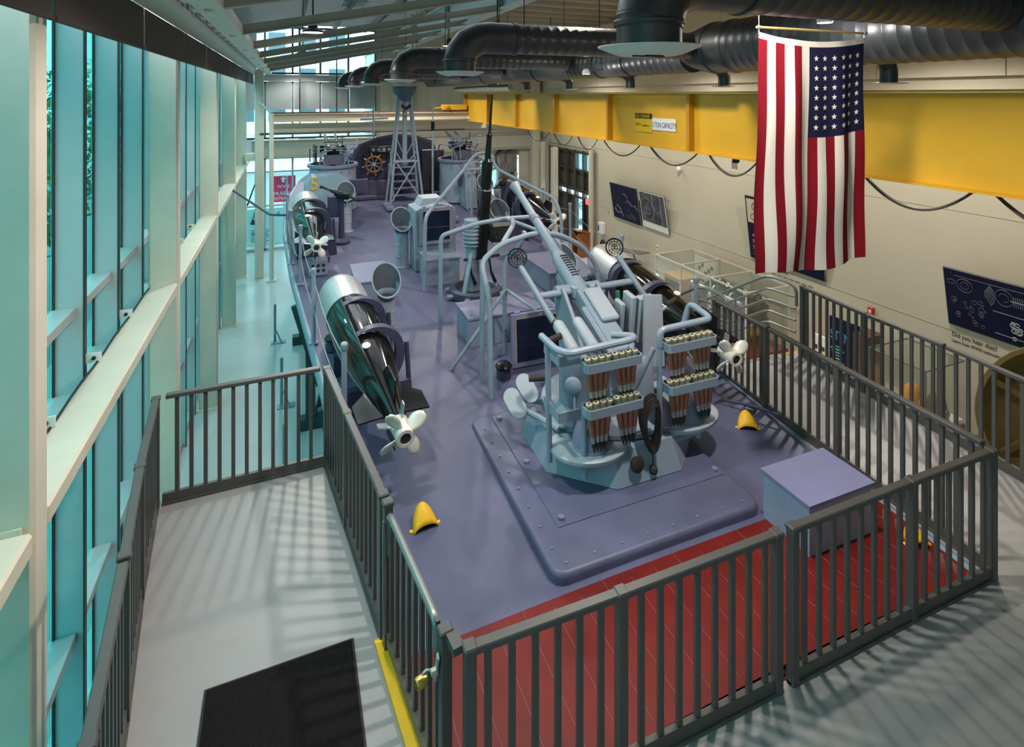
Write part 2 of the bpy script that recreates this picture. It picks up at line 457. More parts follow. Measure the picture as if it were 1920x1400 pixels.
for bi, (y0, y1) in enumerate(bays):
    wd = window('window_%d' % (bi+5), 'teal tinted curtain wall bay ' + names[bi])
    for y in my:
        if not (y0 <= y+.3 < y1): continue
        m_ = inst(wd, 'mullion', mull_me, (GX+.13, y, 0)); inst(wd, 'gasket', gask_me, (GX+.13, y, 0))
        for i in range(4): inst(wd, 'pane', panes[i], (GX, y, 0))
        for z in TZ[:-1]: inst(wd, 'transom', trans_me, (GX+.1, y, z))
for i, y in enumerate(YC):
    p = MB(); p.box((-1.69, y, .85), (.38, .23, 8.3), bevel=.025)
    c = st('steel_column', p, 'column', 'cream steel column of the window wall ' + ['behind the platform', 'nearest the black floor mat', 'level with the aft port torpedo', 'level with the bow-side ventilators', 'level with the port gun turret', 'closest to the end glazing'][i], 'column')
    bp_ = MB(); bp_.box((-1.69, y, FZ+.015), (.5, .36, .03)); part(c, 'base_plate', bp_, 'column')
girt_y = [(-4, -.55)]+[(YC[i], YC[i+1]) for i in range(5)]+[(24.7, 28.3)]
for i, (y0, y1) in enumerate(girt_y):
    p = MB(); p.box((-1.67, (y0+y1)/2, 1.115), (.34, y1-y0-.24, .15), bevel=.02)
    g = st('window_girt', p, 'column', ['behind the platform', 'between the two nearest columns', 'beyond the black floor mat column', 'level with the aft port torpedo', 'level with the forward port torpedo', 'level with the port turret', 'at the end glazing'][i], 'girt')
    g['label'] = 'cream horizontal steel girt along the window wall ' + g['label']
    for y in my:
        if y0+.2 < y < y1-.2:
            bk = MB(); bk.box((-1.87, y+.01, 1.24), (.15, .012, .1)); part(g, 'bracket', bk, 'white'); bk = MB(); bk.lathe([(.02, -.01), (.02, .012)], (-1.86, y-.004, 1.24), (0, -1, 0), 8); part(g, 'bolt', bk, 'black')
    ep = MB()
    for ye in (y0+.125, y1-.125): ep.box((-1.67, ye, 1.2), (.22, .02, .05))
    part(g, 'end_plate', ep, 'column')
p = MB(); p.tube([(-1.83, 4.8+.35*k, 1.205+.012*math.sin(k*1.7)) for k in range(14)], .012, 6); S('power_cable', p, 'black', 'black cable lying along the window girt by the platform', 'cable')
# roller shades, each between two columns
sy = [-3.0]+YC[0:]+[28.2]
shn = ['behind the platform', 'beside the stern platform', 'over the platform end railing', 'beside the aft port torpedo', 'beside the forward port torpedo', 'beside the port turret', 'next to the end glazing']
k = 0
for i in range(len(sy)-1):
    nn = 2 if i > 0 else 1
    for q in range(nn):
        y0 = sy[i]+.03+(sy[i+1]-sy[i])*q/nn; y1 = sy[i]-.03+(sy[i+1]-sy[i])*(q+1)/nn
        sh = T('roller_blind', 'dark brown roller shade above the windows ' + shn[i], 'shade', (-1.44, (y0+y1)/2, 4.48), 'roller shades over the window wall')
        p = MB(); p.box((-1.44, (y0+y1)/2, 4.70), (.012, y1-y0, .42)); part(sh, 'fabric', p, 'shade')
        p = MB(); p.tube([(-1.44, y0, 4.48), (-1.44, y1, 4.48)], .022, 8); part(sh, 'bottom_bar', p, 'shade')
# eave soffit box
p = MB(); p.box((-1.27, 12.2, 4.95), (.34, 32.2, .06)); p.box((-.8, 12.2, 5.0), (.3, 32.2, .16), bevel=.01)
st('trim_4', p, 'column', 'long pale eave soffit above the roller shades', 'trim')
p = MB()
for k in range(40): p.box((-1.03, -3+.8*k, 5.06), (.2, .3, .02))
st('trim_5', p, 'mullion', 'row of slotted vents in the eave soffit', 'vent')
# ================================================================= ROOF
def rz_(x): return 4.92+.2*(x+.75)
p = MB()
n = 80
for k in range(130):     # corrugated roof deck
    y0 = -4+k*.25
    p.add([(-2.3, y0, 7.28), (5.0, y0, 7.28), (5.0, y0+.12, 7.28), (-2.3, y0+.12, 7.28),
           (-2.3, y0+.13, 7.34), (5.0, y0+.13, 7.34), (5.0, y0+.25, 7.34), (-2.3, y0+.25, 7.34)],
          [(0,1,2,3), (3,2,5,4), (4,5,6,7)])
st('ceiling', p, 'roof_dark', 'dark corrugated metal roof deck above the rafters', 'ceiling', smooth=0)
p = MB(); p.box((9.1, 12.2, 7.35), (8.2, 33, .1)); cl = st('ceiling_flat', p, 'roof_tan', 'tan flat ceiling above the crane', 'ceiling')
pm = MB().box((9.1, 0, 7.22), (8.1, .05, .12)).mesh('purlin', 'rafter')
for k in range(24): inst(cl, 'purlin', pm, (0-0, -2.5+1.28*k, 0))
p = MB()
for k in range(160): p.add([(-1.32+.04*(k % 2), -4+k*.2, z) for z in (5.05, 7.3)]+[(-1.32+.04*(k % 2), -3.86+k*.2, z) for z in (7.3, 5.05)], [(0,1,2,3)])
for k in range(159): p.add([(-1.32+.04*(k % 2), -3.86+k*.2, 5.05), (-1.32+.04*(k % 2), -3.86+k*.2, 7.3), (-1.32+.04*((k+1) % 2), -3.8+k*.2, 7.3), (-1.32+.04*((k+1) % 2), -3.8+k*.2, 5.05)], [(0,1,2,3)])
st('wall_left', p, 'siding', 'corrugated siding strip above the eave soffit', 'wall', smooth=0)
for i, y in enumerate([1, 4, 7.05, 10, 13, 16, 19, 22, 25]):
    p = MB(); p.bar((-.85, y, rz_(-.85)+.09), (5.0, y, rz_(5.0)+.09), .09, .15); p.bar((-.85, y, rz_(-.85)+.01), (5.0, y, rz_(5.0)+.01), .14, .02)
    st('roof_rafter', p, 'rafter', 'cream sloping steel rafter between eave and ridge beam', 'rafter', 'sloping roof rafters')
for x in (.6, 2.1, 3.6):
    p = MB(); p.box((x, 12.2, 7.16), (.12, 32.5, .2)); st('roof_purlin', p, 'roof_dark', 'dark steel purlin running above the rafters', 'purlin', 'purlins above the rafters')
for x, y in ((1.3, 9.5), (2.8, 11), (1.0, 15), (3.2, 16.5), (2.2, 20.5), (3.9, 21.5), (1.6, 6.2), (3.3, 7)):
    p = MB(); p.box((x, y, 7.24), (.8, 1.5, .05)); 
    for k in range(7): p.box((x, y-.64+.21*k, 7.2), (.78, .05, .06))
    S('roof_louvre', p, 'mullion', 'ribbed translucent panel set in the roof deck', 'panel', 'ribbed roof panels')
# ridge beam (pale teal I beam)
p = MB(); p.box((5.0, 12.2, 6.53), (.03, 32.5, .86)); p.box((5.0, 12.2, 6.1), (.34, 32.5, .04)); p.box((5.0, 12.2, 6.96), (.34, 32.5, .04))
rb = st('ridge_beam', p, 'ridge', 'large pale teal steel ridge beam above the ducts', 'beam')
sm = MB().box((0,0,0), (.3, .025, .82)).mesh('stiffener', 'ridge')
for y in (3, 8, 13, 18, 23, 27): inst(rb, 'stiffener', sm, (5.0, y, 6.53))
for (x, y) in ((.55, 27.5), (2.2, 27.8)):
    p = MB(); p.tube([(x, y, 2.4), (x, y, 7.28)], .03, 6); S('hanger_rod', p, 'black', 'thin black rod hanging before the end glazing', 'rod', 'rods before the end glazing')
# ================================================================= PLATFORM AND RAILS
p = MB()
p.prism([(-1.22, 6.34), (-.78, 2.2), (-.78, -3.9), (7.05, -3.9), (7.05, 3.2), (7.33, 6.36), (5.60, 6.36), (5.36, 2.80), (.85, 2.84), (.37, 6.34)], (0, 0, -.2), (1,0,0), (0,1,0), .2)
st('walkway_platform', p, 'platform', 'raised grey U-shaped viewing platform around the boat stern', 'platform')
for x, y in ((-.9, 5.8), (.25, 5.8), (5.8, 6.0), (7.0, 6.0), (-.6, 2.6), (6.9, 2.6)):
    p = MB(); p.box((x, y, (FZ-.2)/2), (.12, .12, -FZ-.2), bevel=.01); st('platform_leg', p, 'rail', 'square steel leg under the viewing platform', 'leg', 'legs under the platform')
bal_me = MB().box((0, 0, .53), (.036, .026, .97)).mesh('baluster', 'rail')
post_me = MB().box((0, 0, .525), (.062, .062, 1.05), bevel=.004).box((0, 0, 1.055), (.075, .08, .035), bevel=.008).mesh('post', 'rail')
def rail(pts, label, n, end_posts=(True, True), name='guardrail', drop=0.0):
    p0, p1 = V(*pts[0], 0), V(*pts[-1], 0)
    t = T(name, label, 'railing', tuple(p0))
    for i in range(len(pts)-1):
        a, b = V(*pts[i], 0), V(*pts[i+1], 0); d = (b-a).normalized(); ang = math.atan2(d.y, d.x)
        m = MB(); m.bar(a+d*.03+V(0,0,1.045), b-d*.03+V(0,0,1.045), .062, .042, bevel=.006); part(t, 'top_rail', m, 'rail')
        m = MB(); m.bar(a+V(0,0,.055), b+V(0,0,.055), .035, .105); m.bar(a+V(0,0,.015), b+V(0,0,.015), .06, .02); part(t, 'bottom_rail', m, 'rail')
        nn = n[i]
        for k in range(nn):
            c = a+(b-a)*((k+1)/(nn+1)); inst(t, 'baluster', bal_me, tuple(c), ang)
        if i > 0 or end_posts[0]: inst(t, 'post', post_me, tuple(a+d*.035 if i == 0 else a), ang)
    if end_posts[1]: inst(t, 'post', post_me, tuple(b-d*.035), ang)
    return t
rail([(.86, 2.82), (1.82, 2.80), (3.06, 2.79)], 'dark grey guardrail panel across the stern, next to the padlocked gate', [6, 8])
rail([(3.135, 2.79), (4.39, 2.79), (5.40, 2.78)], 'dark grey guardrail panel across the stern, behind the lavender stern locker', [8, 6])
rail([(5.42, 2.84), (5.53, 4.29), (5.59, 5.29)], 'dark grey guardrail panel along the starboard stern deck edge', [11, 7], (False, False))
rail([(5.59, 5.29), (5.66, 6.33)], 'dark grey guardrail panel by the starboard aft torpedo propeller', [8])
rail([(7.28, 6.26), (7.15, 5.16), (7.10, 4.15)], 'dark grey guardrail panel on the outer starboard walkway by the stair head', [8, 7])
rail([(7.10, 4.15), (6.99, 3.1), (6.95, 2.05)], 'dark grey guardrail panel on the outer walkway before the olive dish', [7, 7], (False, True))
rail([(6.95, 2.05), (6.95, .2)], 'dark grey guardrail panel on the outer walkway behind the dish', [12], (False, True))
rail([(-1.17, 6.28), (-1.07, 5.16), (-.95, 4.16)], 'dark grey guardrail panel facing the windows at the platform end', [9, 8])
rail([(-.95, 4.16), (-.83, 3.03), (-.72, 2.0)], 'dark grey guardrail panel facing the windows beside the black mat', [8, 8], (False, True))
rail([(-1.12, 6.29), (.36, 6.31)], 'dark grey guardrail panel closing the end of the port walkway', [11], (False, False))
rail([(.39, 6.3), (.51, 5.32), (.655, 4.1)], 'dark grey guardrail panel between port walkway and aft torpedo', [7, 8])
# gate with pipe top
a, b = V(.672, 4.02, 0), V(.80, 2.96, 0); d = (b-a).normalized(); ang = math.atan2(d.y, d.x)
g = T('guardrail_gate', 'dark grey gate with round pipe top and brass padlock', 'gate', tuple(a))
m = MB(); m.tube(round_path([a+V(0,0,.7), a+V(0,0,1.0), b-d*.12+V(0,0,1.0), b-d*.12+V(0,0,.85)], .09), .024, 10); part(g, 'pipe_rail', m, 'galv')
m = MB(); m.bar(a+V(0,0,.11), b+V(0,0,.11), .04, .08); part(g, 'bottom_rail', m, 'rail')
for k in range(8): inst(g, 'baluster', bal_me, tuple(a+(b-a)*((k+.6)/8.6)), ang)
inst(g, 'post', post_me, tuple(a-d*.02), ang); inst(g, 'post', post_me, tuple(b), ang)
m = MB(); m.bar(V(.825, 2.93, 1.045), V(.84, 2.83, 1.045), .062, .042); part(g, 'top_rail', m, 'rail')
m = MB(); m.tube([a-d*.02+V(-.03, -.03, .15), a-d*.02+V(-.03, -.03, .95)], .014, 8); part(g, 'hinge', m, 'galv')
lt = MB(); lt.box((.755, 2.97, .86), (.014, .035, .2), bevel=.004, rot=Matrix.Rotation(.35, 3, 'X')); lt.box((.742, 2.97, .84), (.04, .03, .03), bevel=.004)
part(g, 'latch_plate', lt, 'steel')
lk = MB(); lk.lathe([(.028, 0), (.03, .01), (.03, .05), (.025, .06)], (.70, 2.99, .80), (-.8, -.2, 0), 14); pk = part(g, 'padlock', lk, 'lock_brass')
sk = MB(); sk.tube(arcpts((.705, 2.99, .815), .028, 0, PI, 8, (1,0,0), (0,0,1)), .006, 6); part(pk, 'shackle', sk, 'steel')
# yellow nosing, mat
m = MB(); m.add([(.585, 4.12, .004), (.665, 4.12, .004), (.81, 2.9, .004), (.72, 2.9, .004), (.585, 4.12, .03), (.665, 4.12, .03), (.81, 2.9, .03), (.72, 2.9, .03)], [(3,2,1,0),(4,5,6,7),(0,1,5,4),(1,2,6,5),(2,3,7,6),(3,0,4,7)])
S('yellow_nosing', m, 'yellow', 'bright yellow gritty nosing strip below the gate', 'strip')
mt = T('door_mat', 'black ribbed floor mat on the platform', 'mat', (-.03, 3.2, 0))
m = MB(); m.box((-.03, 3.2, .008), (.93, 2.0, .014)); part(mt, 'pile', m, 'mat')
m = MB()
for sx in (-1, 1): m.box((-.03+sx*.473, 3.2, .005), (.016, 2.03, .008))
for sy_ in (-1, 1): m.box((-.03, 3.2+sy_*1.008, .005), (.93, .016, .008))
part(mt, 'border', m, 'mat_edge')
# stair from the starboard walkway down to the ground floor
stt = T('exhibit_stair', 'steel stair leading down from the starboard walkway', 'stair', (6.45, 6.4, FZ), kind='structure')
ns = 18
for k in range(ns):
    m = MB(); m.box((6.6, 6.55+.29*k, -.18*(k+1)), (1.35, .3, .04)); part(stt, 'tread', m, 'galv')
for x in (5.9, 7.28):
    m = MB(); m.bar((x, 6.42, -.2), (x, 6.42+.29*ns, -.2-.18*ns), .06, .28); part(stt, 'stringer', m, 'rail')
for x, nm in ((7.28, 'outer'), (5.92, 'inner')):
    h = T('stair_handrail', 'grey pipe handrail on the %s side of the exhibit stair' % nm, 'handrail', (x, 6.4, 0))
    for i, zz in enumerate((1.0, .82, .64, .46, .28)):
        y0 = 6.42 if i else 6.42
        m = MB()
        if i == 0:
            pts = [(x, 6.34, .72), (x, 6.34, 1.03), (x, 6.9, 1.03), (x, 9.4, 1.03-.62*2.5)]
            m.tube(round_path(pts, .2), .024, 8)
        else:
            m.tube(round_path([(x, 6.36, zz+.03), (x, 6.9, zz), (x, 9.4, zz-.62*2.5)], .1), .018, 8)
        part(h, 'rail_pipe', m, 'galv')
    for yy in (7.6, 9.2):
        m = MB(); m.tube([(x, yy, 1.03-.62*(yy-6.9)), (x, yy, .0-.62*(yy-6.4))], .02, 8); part(h, 'upright', m, 'galv')
# ================================================================= BOAT HULL AND DECK
HB = [(2.9, 2.24), (4.0, 2.36), (5.6, 2.50), (6.5, 2.57), (8, 2.66), (10, 2.83), (12, 3.0), (15, 3.15), (18, 3.1), (21, 2.7), (24, 1.8), (26, .7), (26.8, .05)]
def half(y):
    for (y0, h0), (y1, h1) in zip(HB, HB[1:]):
        if y <= y1: return h0+(h1-h0)*(y-y0)/(y1-y0)
    return .05
boat = T('patrol_boat', 'blue-grey wooden patrol torpedo boat filling the hall', 'boat', (CX, 14, -2.2))
ys = [2.9+.4*k for k in range(60)]+[26.8]
def sect(y, s):
    h = half(y); z = dz(y)
    return [V(CX+s*h, y, z-.035), V(CX+s*(h+.05), y, z-.06), V(CX+s*(h+.05), y, z-.2), V(CX+s*h, y, z-.22), V(CX+s*(h*.93), y, z-.75), V(CX+s*(h*.86), y, -1.15+.04*max(0, y-14)), ]
def bott(y, s):
    h = half(y); return [V(CX+s*(h*.86), y, -1.15+.04*max(0, y-14)), V(CX+s*h*.4, y, -1.7+.05*max(0, y-16)), V(CX, y, -2.05+.09*max(0, y-18))]
m = MB()
for s in (1, -1): m.grid([sect(y, s) for y in ys])
hs = part(boat, 'hull_side', m, 'hull_paint', 'pale blue-grey hull side')
m = MB()
for s in (1, -1): m.grid([bott(y, s) for y in ys])
tr = sect(2.9, 1)+bott(2.9, 1)[1:]; tl = sect(2.9, -1)+bott(2.9, -1)[1:]
part(boat, 'hull_bottom', m, 'hull_bottom')
m = MB(); m.add(tr+tl[:-1][::-1], [tuple(range(len(tr)+len(tl)-1))]); part(boat, 'transom', m, 'hull_paint')
def deckgrid(y0, y1, dzz=0., step=.3):
    n_ = max(2, int((y1-y0)/step)); R = []
    for i in range(n_+1):
        y = y0+(y1-y0)*i/n_; h = half(y)-.0
        R.append([V(CX+h*t, y, dz(y)-.035*t*t+dzz) for t in (-1, -.75, -.5, -.25, 0, .25, .5, .75, 1)])
    return MB().grid(R)
part(boat, 'deck', deckgrid(3.97, 26.7), 'deck', 'lavender-grey painted deck')
part(boat, 'stern_deck', deckgrid(2.9, 3.97), 'red_deck', 'glossy red painted stern deck')
m = MB(); m.box((CX, 2.87, -.09), (4.4, .06, .04)); part(boat, 'stern_ledge', m, 'red_deck')
# plank seams at the stern
m = MB()
for k in range(-9, 10):
    x = CX+k*.235
    y1 = 3.9 if abs(k) % 3 else 5.2
    m.box((x, (2.95+y1)/2, dz(4)-.035*((x-CX)/2.3)**2+.0015), (.0025, y1-2.95, .002))
part(boat, 'deck_seam', m, 'deck_seam', kind='stuff')
# gunwale moulding
for s in (1, -1):
    m = MB(); m.tube([(CX+s*(half(y)+.01), y, dz(y)-.05) for y in ys], .035, 6); part(boat, 'gunwale', m, 'hull_paint')
# raised gun pad
m = MB(); zt = dz(5.2)+.085
pts = []
for cx_, cy_, a0 in ((4.08, 4.15, -PI/2), (4.08, 6.2, 0), (2.12, 6.2, PI/2), (2.12, 4.15, PI)):
    for k in range(6): pts.append((cx_+.12*math.cos(a0+PI/2*k/5), cy_+.12*math.sin(a0+PI/2*k/5)))
n_ = len(pts)
def ring(f, z): return [V(3.1+(x-3.1)*f, 5.17+(y-5.17)*f, z+.06*max(0, y-4.5)*.5) for x, y in pts]
rr = [ring(1.0, -.02), ring(1.0, .05), ring(.99, .08), ring(.965, .09)]
o_ = [v for r in rr for v in r]
F = [(i*n_+k, i*n_+(k+1) % n_, (i+1)*n_+(k+1) % n_, (i+1)*n_+k) for i in range(3) for k in range(n_)]+[tuple(3*n_+k for k in range(n_))]
m.add(o_, F); gp_ = part(boat, 'gun_pad', m, 'deck', 'raised rounded gun pad', smooth=50)
m = MB()
for k in range(8):
    m.lathe([(.012, 0), (.012, .006)], (2.15+.27*k, 4.13, .092), n=8); 
    m.lathe([(.012, 0), (.012, .006)], (2.1, 4.3+.25*k, .096+.0075*k), n=8)
part(gp_, 'bolt', m, 'lavender', kind='stuff')
# ------------------------------------------------ bridge
BY = 17.6; BZ = dz(17.6)
m = MB()
prof = [(1.75, BZ), (1.75, 1.95), (2.05, 2.45), (2.6, 2.66), (3.2, 2.76), (3.9, 2.66), (4.35, 2.5), (4.62, 1.95), (4.7, BZ)]
m.prism(prof, (0, BY+.2, 0), (1,0,0), (0,0,1), .12)
part(boat, 'bridge_bulkhead', m, 'bridge_dark', 'dark lavender bridge bulkhead')
m = MB(); m.box((3.2, BY+1.9, (BZ+2.1)/2), (2.9, 3.2, 2.1-BZ+.1), bevel=.1); part(boat, 'chart_house', m, 'bridge_dark')
m = MB(); m.prism([(1.95, 2.0), (2.15, 2.42), (2.65, 2.60), (3.2, 2.7), (3.9, 2.6), (4.3, 2.42), (4.5, 2.0)], (0, BY+.12, 0), (1,0,0), (0,0,1), .06); ws = part(boat, 'windscreen_coaming', m, 'bridge_edge')
m = MB(); m.box((2.72, BY+.02, 2.28), (.75, .12, .22), bevel=.02); ip = part(boat, 'instrument_panel', m, 'black')
for k in range(4):
    m = MB(); m.lathe([(.05, 0), (.05, .012)], (2.47+.16*k, BY-.04, 2.28), (0,-1,0), 12); part(ip, 'gauge', m, 'steel')
for k in range(3):
    m = MB(); m.box((2.75, BY-.045, 2.22+.07*k), (.2, .01, .02)); part(ip, 'switch_strip', m, 'poster_line')
m = MB(); m.box((3.0, BY+.0, 1.55), (.16, .06, .55), bevel=.01)
tp = part(boat, 'throttle_panel', m, 'lavender')
for k in range(3):
    m = MB(); m.box((3.0, BY-.04, 1.4+.16*k), (.06, .03, .06), bevel=.01); part(tp, 'switch_button', m, 'alarm_dark')
# bulkhead panels and step
m = MB(); m.box((2.45, BY+.02, 1.05), (1.25, .05, .55), bevel=.01); part(boat, 'bulkhead_panel', m, 'bridge_mid')
m = MB(); m.box((2.45, BY-.12, BZ+.06), (1.35, .3, .12), bevel=.02); part(boat, 'bridge_step', m, 'bridge_mid')
m = MB(); m.box((4.35, BY+.05, 1.55), (.75, .1, 1.35), bevel=.03); part(boat, 'companion_door', m, 'door_black')
m = MB(); m.box((4.85, BY-.5, BZ+.04), (1.0, 1.1, .1), bevel=.02); part(boat, 'deck_step', m, 'bridge_mid')
# companion ladder behind the mast
ld = T('companion_ladder', 'lavender ladder steps behind the radar mast', 'ladder', (3.35, 17.1, dz(17)))
for k in range(6):
    m = MB(); m.box((3.35, 17.0+.08*k, dz(17)+.18+.2*k), (.72, .16, .03)); part(ld, 'step', m, 'lavender')
for s in (-1, 1):
    m = MB(); m.bar((3.35+s*.37, 16.95, dz(17)+.02), (3.35+s*.37, 17.5, dz(17)+1.45), .04, .12); part(ld, 'side_rail', m, 'lavender')
m = MB(); m.box((3.35, 17.45, 1.6), (.34, .04, .75)); part(ld, 'back_plate', m, 'bridge_mid')
# ship's wheel
wh = T('ship_wheel', 'wooden ship steering wheel with brass spokes on the bulkhead', 'wheel', (2.47, BY-.1, 1.5))
wc = V(2.47, BY-.12, 1.84)
m = MB(); m.tube(arcpts(wc, .235, 0, 2*PI, 28, (1,0,0), (0,0,1))[:-1], .038, 8, closed=True); part(wh, 'rim', m, 'wood')
for k in range(8):
    a_ = PI/4*k+.2; dd = V(math.cos(a_), 0, math.sin(a_))
    m = MB(); m.tube([wc+dd*.04, wc+dd*.2], .013, 6); part(wh, 'spoke', m, 'steel')
    m = MB(); m.tube([wc+dd*.26, wc+dd*.31, wc+dd*.36], [.012, .02, .012], 6); part(wh, 'handle', m, 'brass')
m = MB(); m.lathe([(.06, -.03), (.065, 0), (.05, .05)], wc, (0,-1,0), 14); part(wh, 'hub', m, 'brass')
m = MB(); m.tube([wc+V(0,.02,0), wc+V(0,.2,0)], .03, 8); part(wh, 'shaft', m, 'black')
# ------------------------------------------------ turrets
def turret(x, side):
    y = 16.75; zb = dz(y)
    t = T('gun_turret', 'round pale blue gun turret tub on the %s side of the bridge' % side, 'turret', (x, y, zb))
    m = MB(); m.lathe([(.66, 0), (.64, .6), (.63, 1.2)], (x, y, zb), n=40, cap=False); m.lathe([(.57, 1.2), (.57, 0)], (x, y, zb), n=40, cap=False); m.lathe([(.57, 0.02), (.0001, .02)], (x, y, zb), n=40, cap=False)
    part(t, 'tub', m, 'equip')
    m = MB(); m.lathe([(.6, 1.2), (.69, 1.2), (.70, 1.24), (.69, 1.28), (.6, 1.28)], (x, y, zb), n=40, cap=False); part(t, 'ring', m, 'lavender')
    m = MB(); m.prism([(-.3, 0), (.3, 0), (.26, .28), (-.26, .28)], (x, y-.35, zb+1.28), (1,0,0), (0,.1,1), -.03); part(t, 'shield', m, 'bridge_mid')
    zf = zb+1.28
    for sx in (-1, 1):
        m = MB(); m.tube(round_path([(x+sx*.42, y-.5, zf-.25), (x+sx*.34, y-.45, zf+.38), (x+sx*.05, y-.5, zf+.42)], .08), .022, 8); part(t, 'frame_pipe', m, 'lavender')
        m = MB(); m.tube(round_path([(x+sx*.12, y-.62, zf-.3), (x+sx*.42, y-.55, zf+.42), (x+sx*.62, y+.1, zf+.45), (x+sx*.6, y+.5, zf+.02)], .1), .02, 8); part(t, 'frame_pipe', m, 'lavender')
    for zz in (.46, .56, .66):
        m = MB(); m.tube(round_path([(x-.5, y-.4, zf+zz), (x+.62, y-.42, zf+zz), (x+.68, y+.2, zf+zz)], .08), .014, 6); part(t, 'guard_rail', m, 'equip')
    m = MB(); m.prism([(-.26, 0), (.26, 0), (.3, .42), (-.3, .42)], (x+(.55 if x < 3 else -.05), y-.78, zb+.55), (1,0,0), (0,-.35,.9), .06); part(t, 'ammunition_chute', m, 'bridge_mid')
    # twin heavy machine guns
    g = T('twin_machine_gun', 'black twin machine gun mounted in the %s turret' % side, 'gun', (x, y, zf+.0))
    m = MB(); m.box((x, y, zf+.28), (.34, .3, .36), bevel=.04); m.tube([(x, y, zf-.1), (x, y, zf+.2)], .08, 10); part(g, 'cradle', m, 'gunmetal')
    for sx in (-1, 1):
        m = MB(); m.box((x+sx*.15, y-.05, zf+.5), (.11, .6, .16), bevel=.02); b_ = part(g, 'receiver', m, 'gunmetal')
        m = MB(); m.tube([(x+sx*.15, y+.2, zf+.53), (x+sx*.15, y+.75, zf+.66), (x+sx*.15, y+1.25, zf+.78)], [.045, .045, .025], 10); part(g, 'barrel', m, 'gunmetal')
        m = MB(); m.tube([(x+sx*.15, y-.36, zf+.5), (x+sx*.15, y-.5, zf+.56)], [.05, .03], 8); part(g, 'spade_grip', m, 'steel')
        m = MB(); m.lathe([(.10, -.06), (.13, 0), (.10, .06)], (x+sx*.3, y-.05, zf+.42), (1,0,0), 14); part(g, 'ammunition_drum', m, 'gunmetal')
    m = MB(); m.tube([(x-.26, y-.2, zf+.62), (x+.26, y-.2, zf+.62)], .014, 6); m.tube([(x+.24, y-.25, zf+.5), (x+.24, y-.25, zf+.82)], .012, 6); part(g, 'sight_bar', m, 'gunmetal')
    return t
tL = turret(1.22, 'port'); tR = turret(5.0, 'starboard')
# coil spring on port turret frame, ring sight on starboard one
m = MB(); m.tube([(.72+.055*math.cos(k*.9), 16.35+.055*math.sin(k*.9), 2.05+.0062*k) for k in range(90)], .014, 5); S('coil_spring', m, 'black', 'black coiled spring beside the port turret gun', 'spring')
rs = T('ring_sight', 'white spider-web ring sight on the starboard turret frame', 'sight', (4.82, 16.2, 2.4))
for r_ in (.05, .10, .16):
    m = MB(); m.tube(arcpts((4.82, 16.15, 2.62), r_, 0, 2*PI, 20, (1,0,0), (0,0,1))[:-1], .011 if r_ > .12 else .006, 6, closed=True); part(rs, 'ring', m, 'equip')
for k in range(4):
    a_ = PI/4*k; dd = V(math.cos(a_), 0, math.sin(a_))*.16; m = MB(); m.tube([V(4.82, 16.15, 2.62)-dd, V(4.82, 16.15, 2.62)+dd], .006, 5); part(rs, 'wire', m, 'equip')
m = MB(); m.tube([(4.82, 16.15, 2.46), (4.86, 16.2, 1.98)], .015, 6); part(rs, 'stem', m, 'equip')
# port cabin side with hull number
cb = MB(); cb.prism([(-.72, 0), (.5, 0), (.45, 1.05), (.1, 1.25), (-.5, 1.2), (-.66, 1.0)], (1.1, 15.3, dz(15.5)-.02), (1,0,0), (0,0,1), -.85)
cs = part(boat, 'cabin_side', cb, 'hull_paint')
part(cs, 'hull_number', text_mesh('5', .46, 'crane', (.66, 15.285, 1.52), (1,0,0), (0,0,1), .004, 'CENTER'), 'crane', 'yellow painted number five')
# starboard louvred vent trunk
vt = T('louvred_trunk', 'white louvred vent trunk leaning on the starboard turret', 'vent', (5.35, 15.85, dz(15.85)))
zb = dz(15.85)
m = MB(); m.prism([(0, 0), (.62, 0), (.42, 1.28), (.28, 1.28)], (5.15, 16.1, zb), (0,-1,0), (0,0,1), .34); 
part(vt, 'trunk', m, 'equip')
m = MB(); m.box((5.32, 15.62, zb+.72), (.24, .03, .62), rot=Matrix.Rotation(-.14, 3, 'X')); gr = part(vt, 'louvre_frame', m, 'black')
for k in range(10):
    m = MB(); m.box((5.32, 15.575+.0085*k, zb+.45+.06*k), (.23, .03, .015)); part(vt, 'louvre', m, 'white')
m = MB(); m.lathe([(.05, 0), (.055, .02), (.055, .1), (.03, .13)], (4.98, 15.7, zb+.42), n=12); m.lathe([(.06, 0), (.06, .02)], (4.98, 15.7, zb+.4), n=12)
S('navigation_light', m, 'alarm_red', 'small red navigation light beside the white louvred trunk', 'light')
m = MB(); m.tube(round_path([(4.8, 15.3, zb), (4.75, 15.3, 1.9), (5.0, 15.3, 2.08), (5.3, 15.3, 1.95), (5.35, 15.3, zb)], .14), .03, 8); m2 = None
S('grab_rail', m, 'equip', 'pale blue arched grab rail before the starboard turret', 'rail')
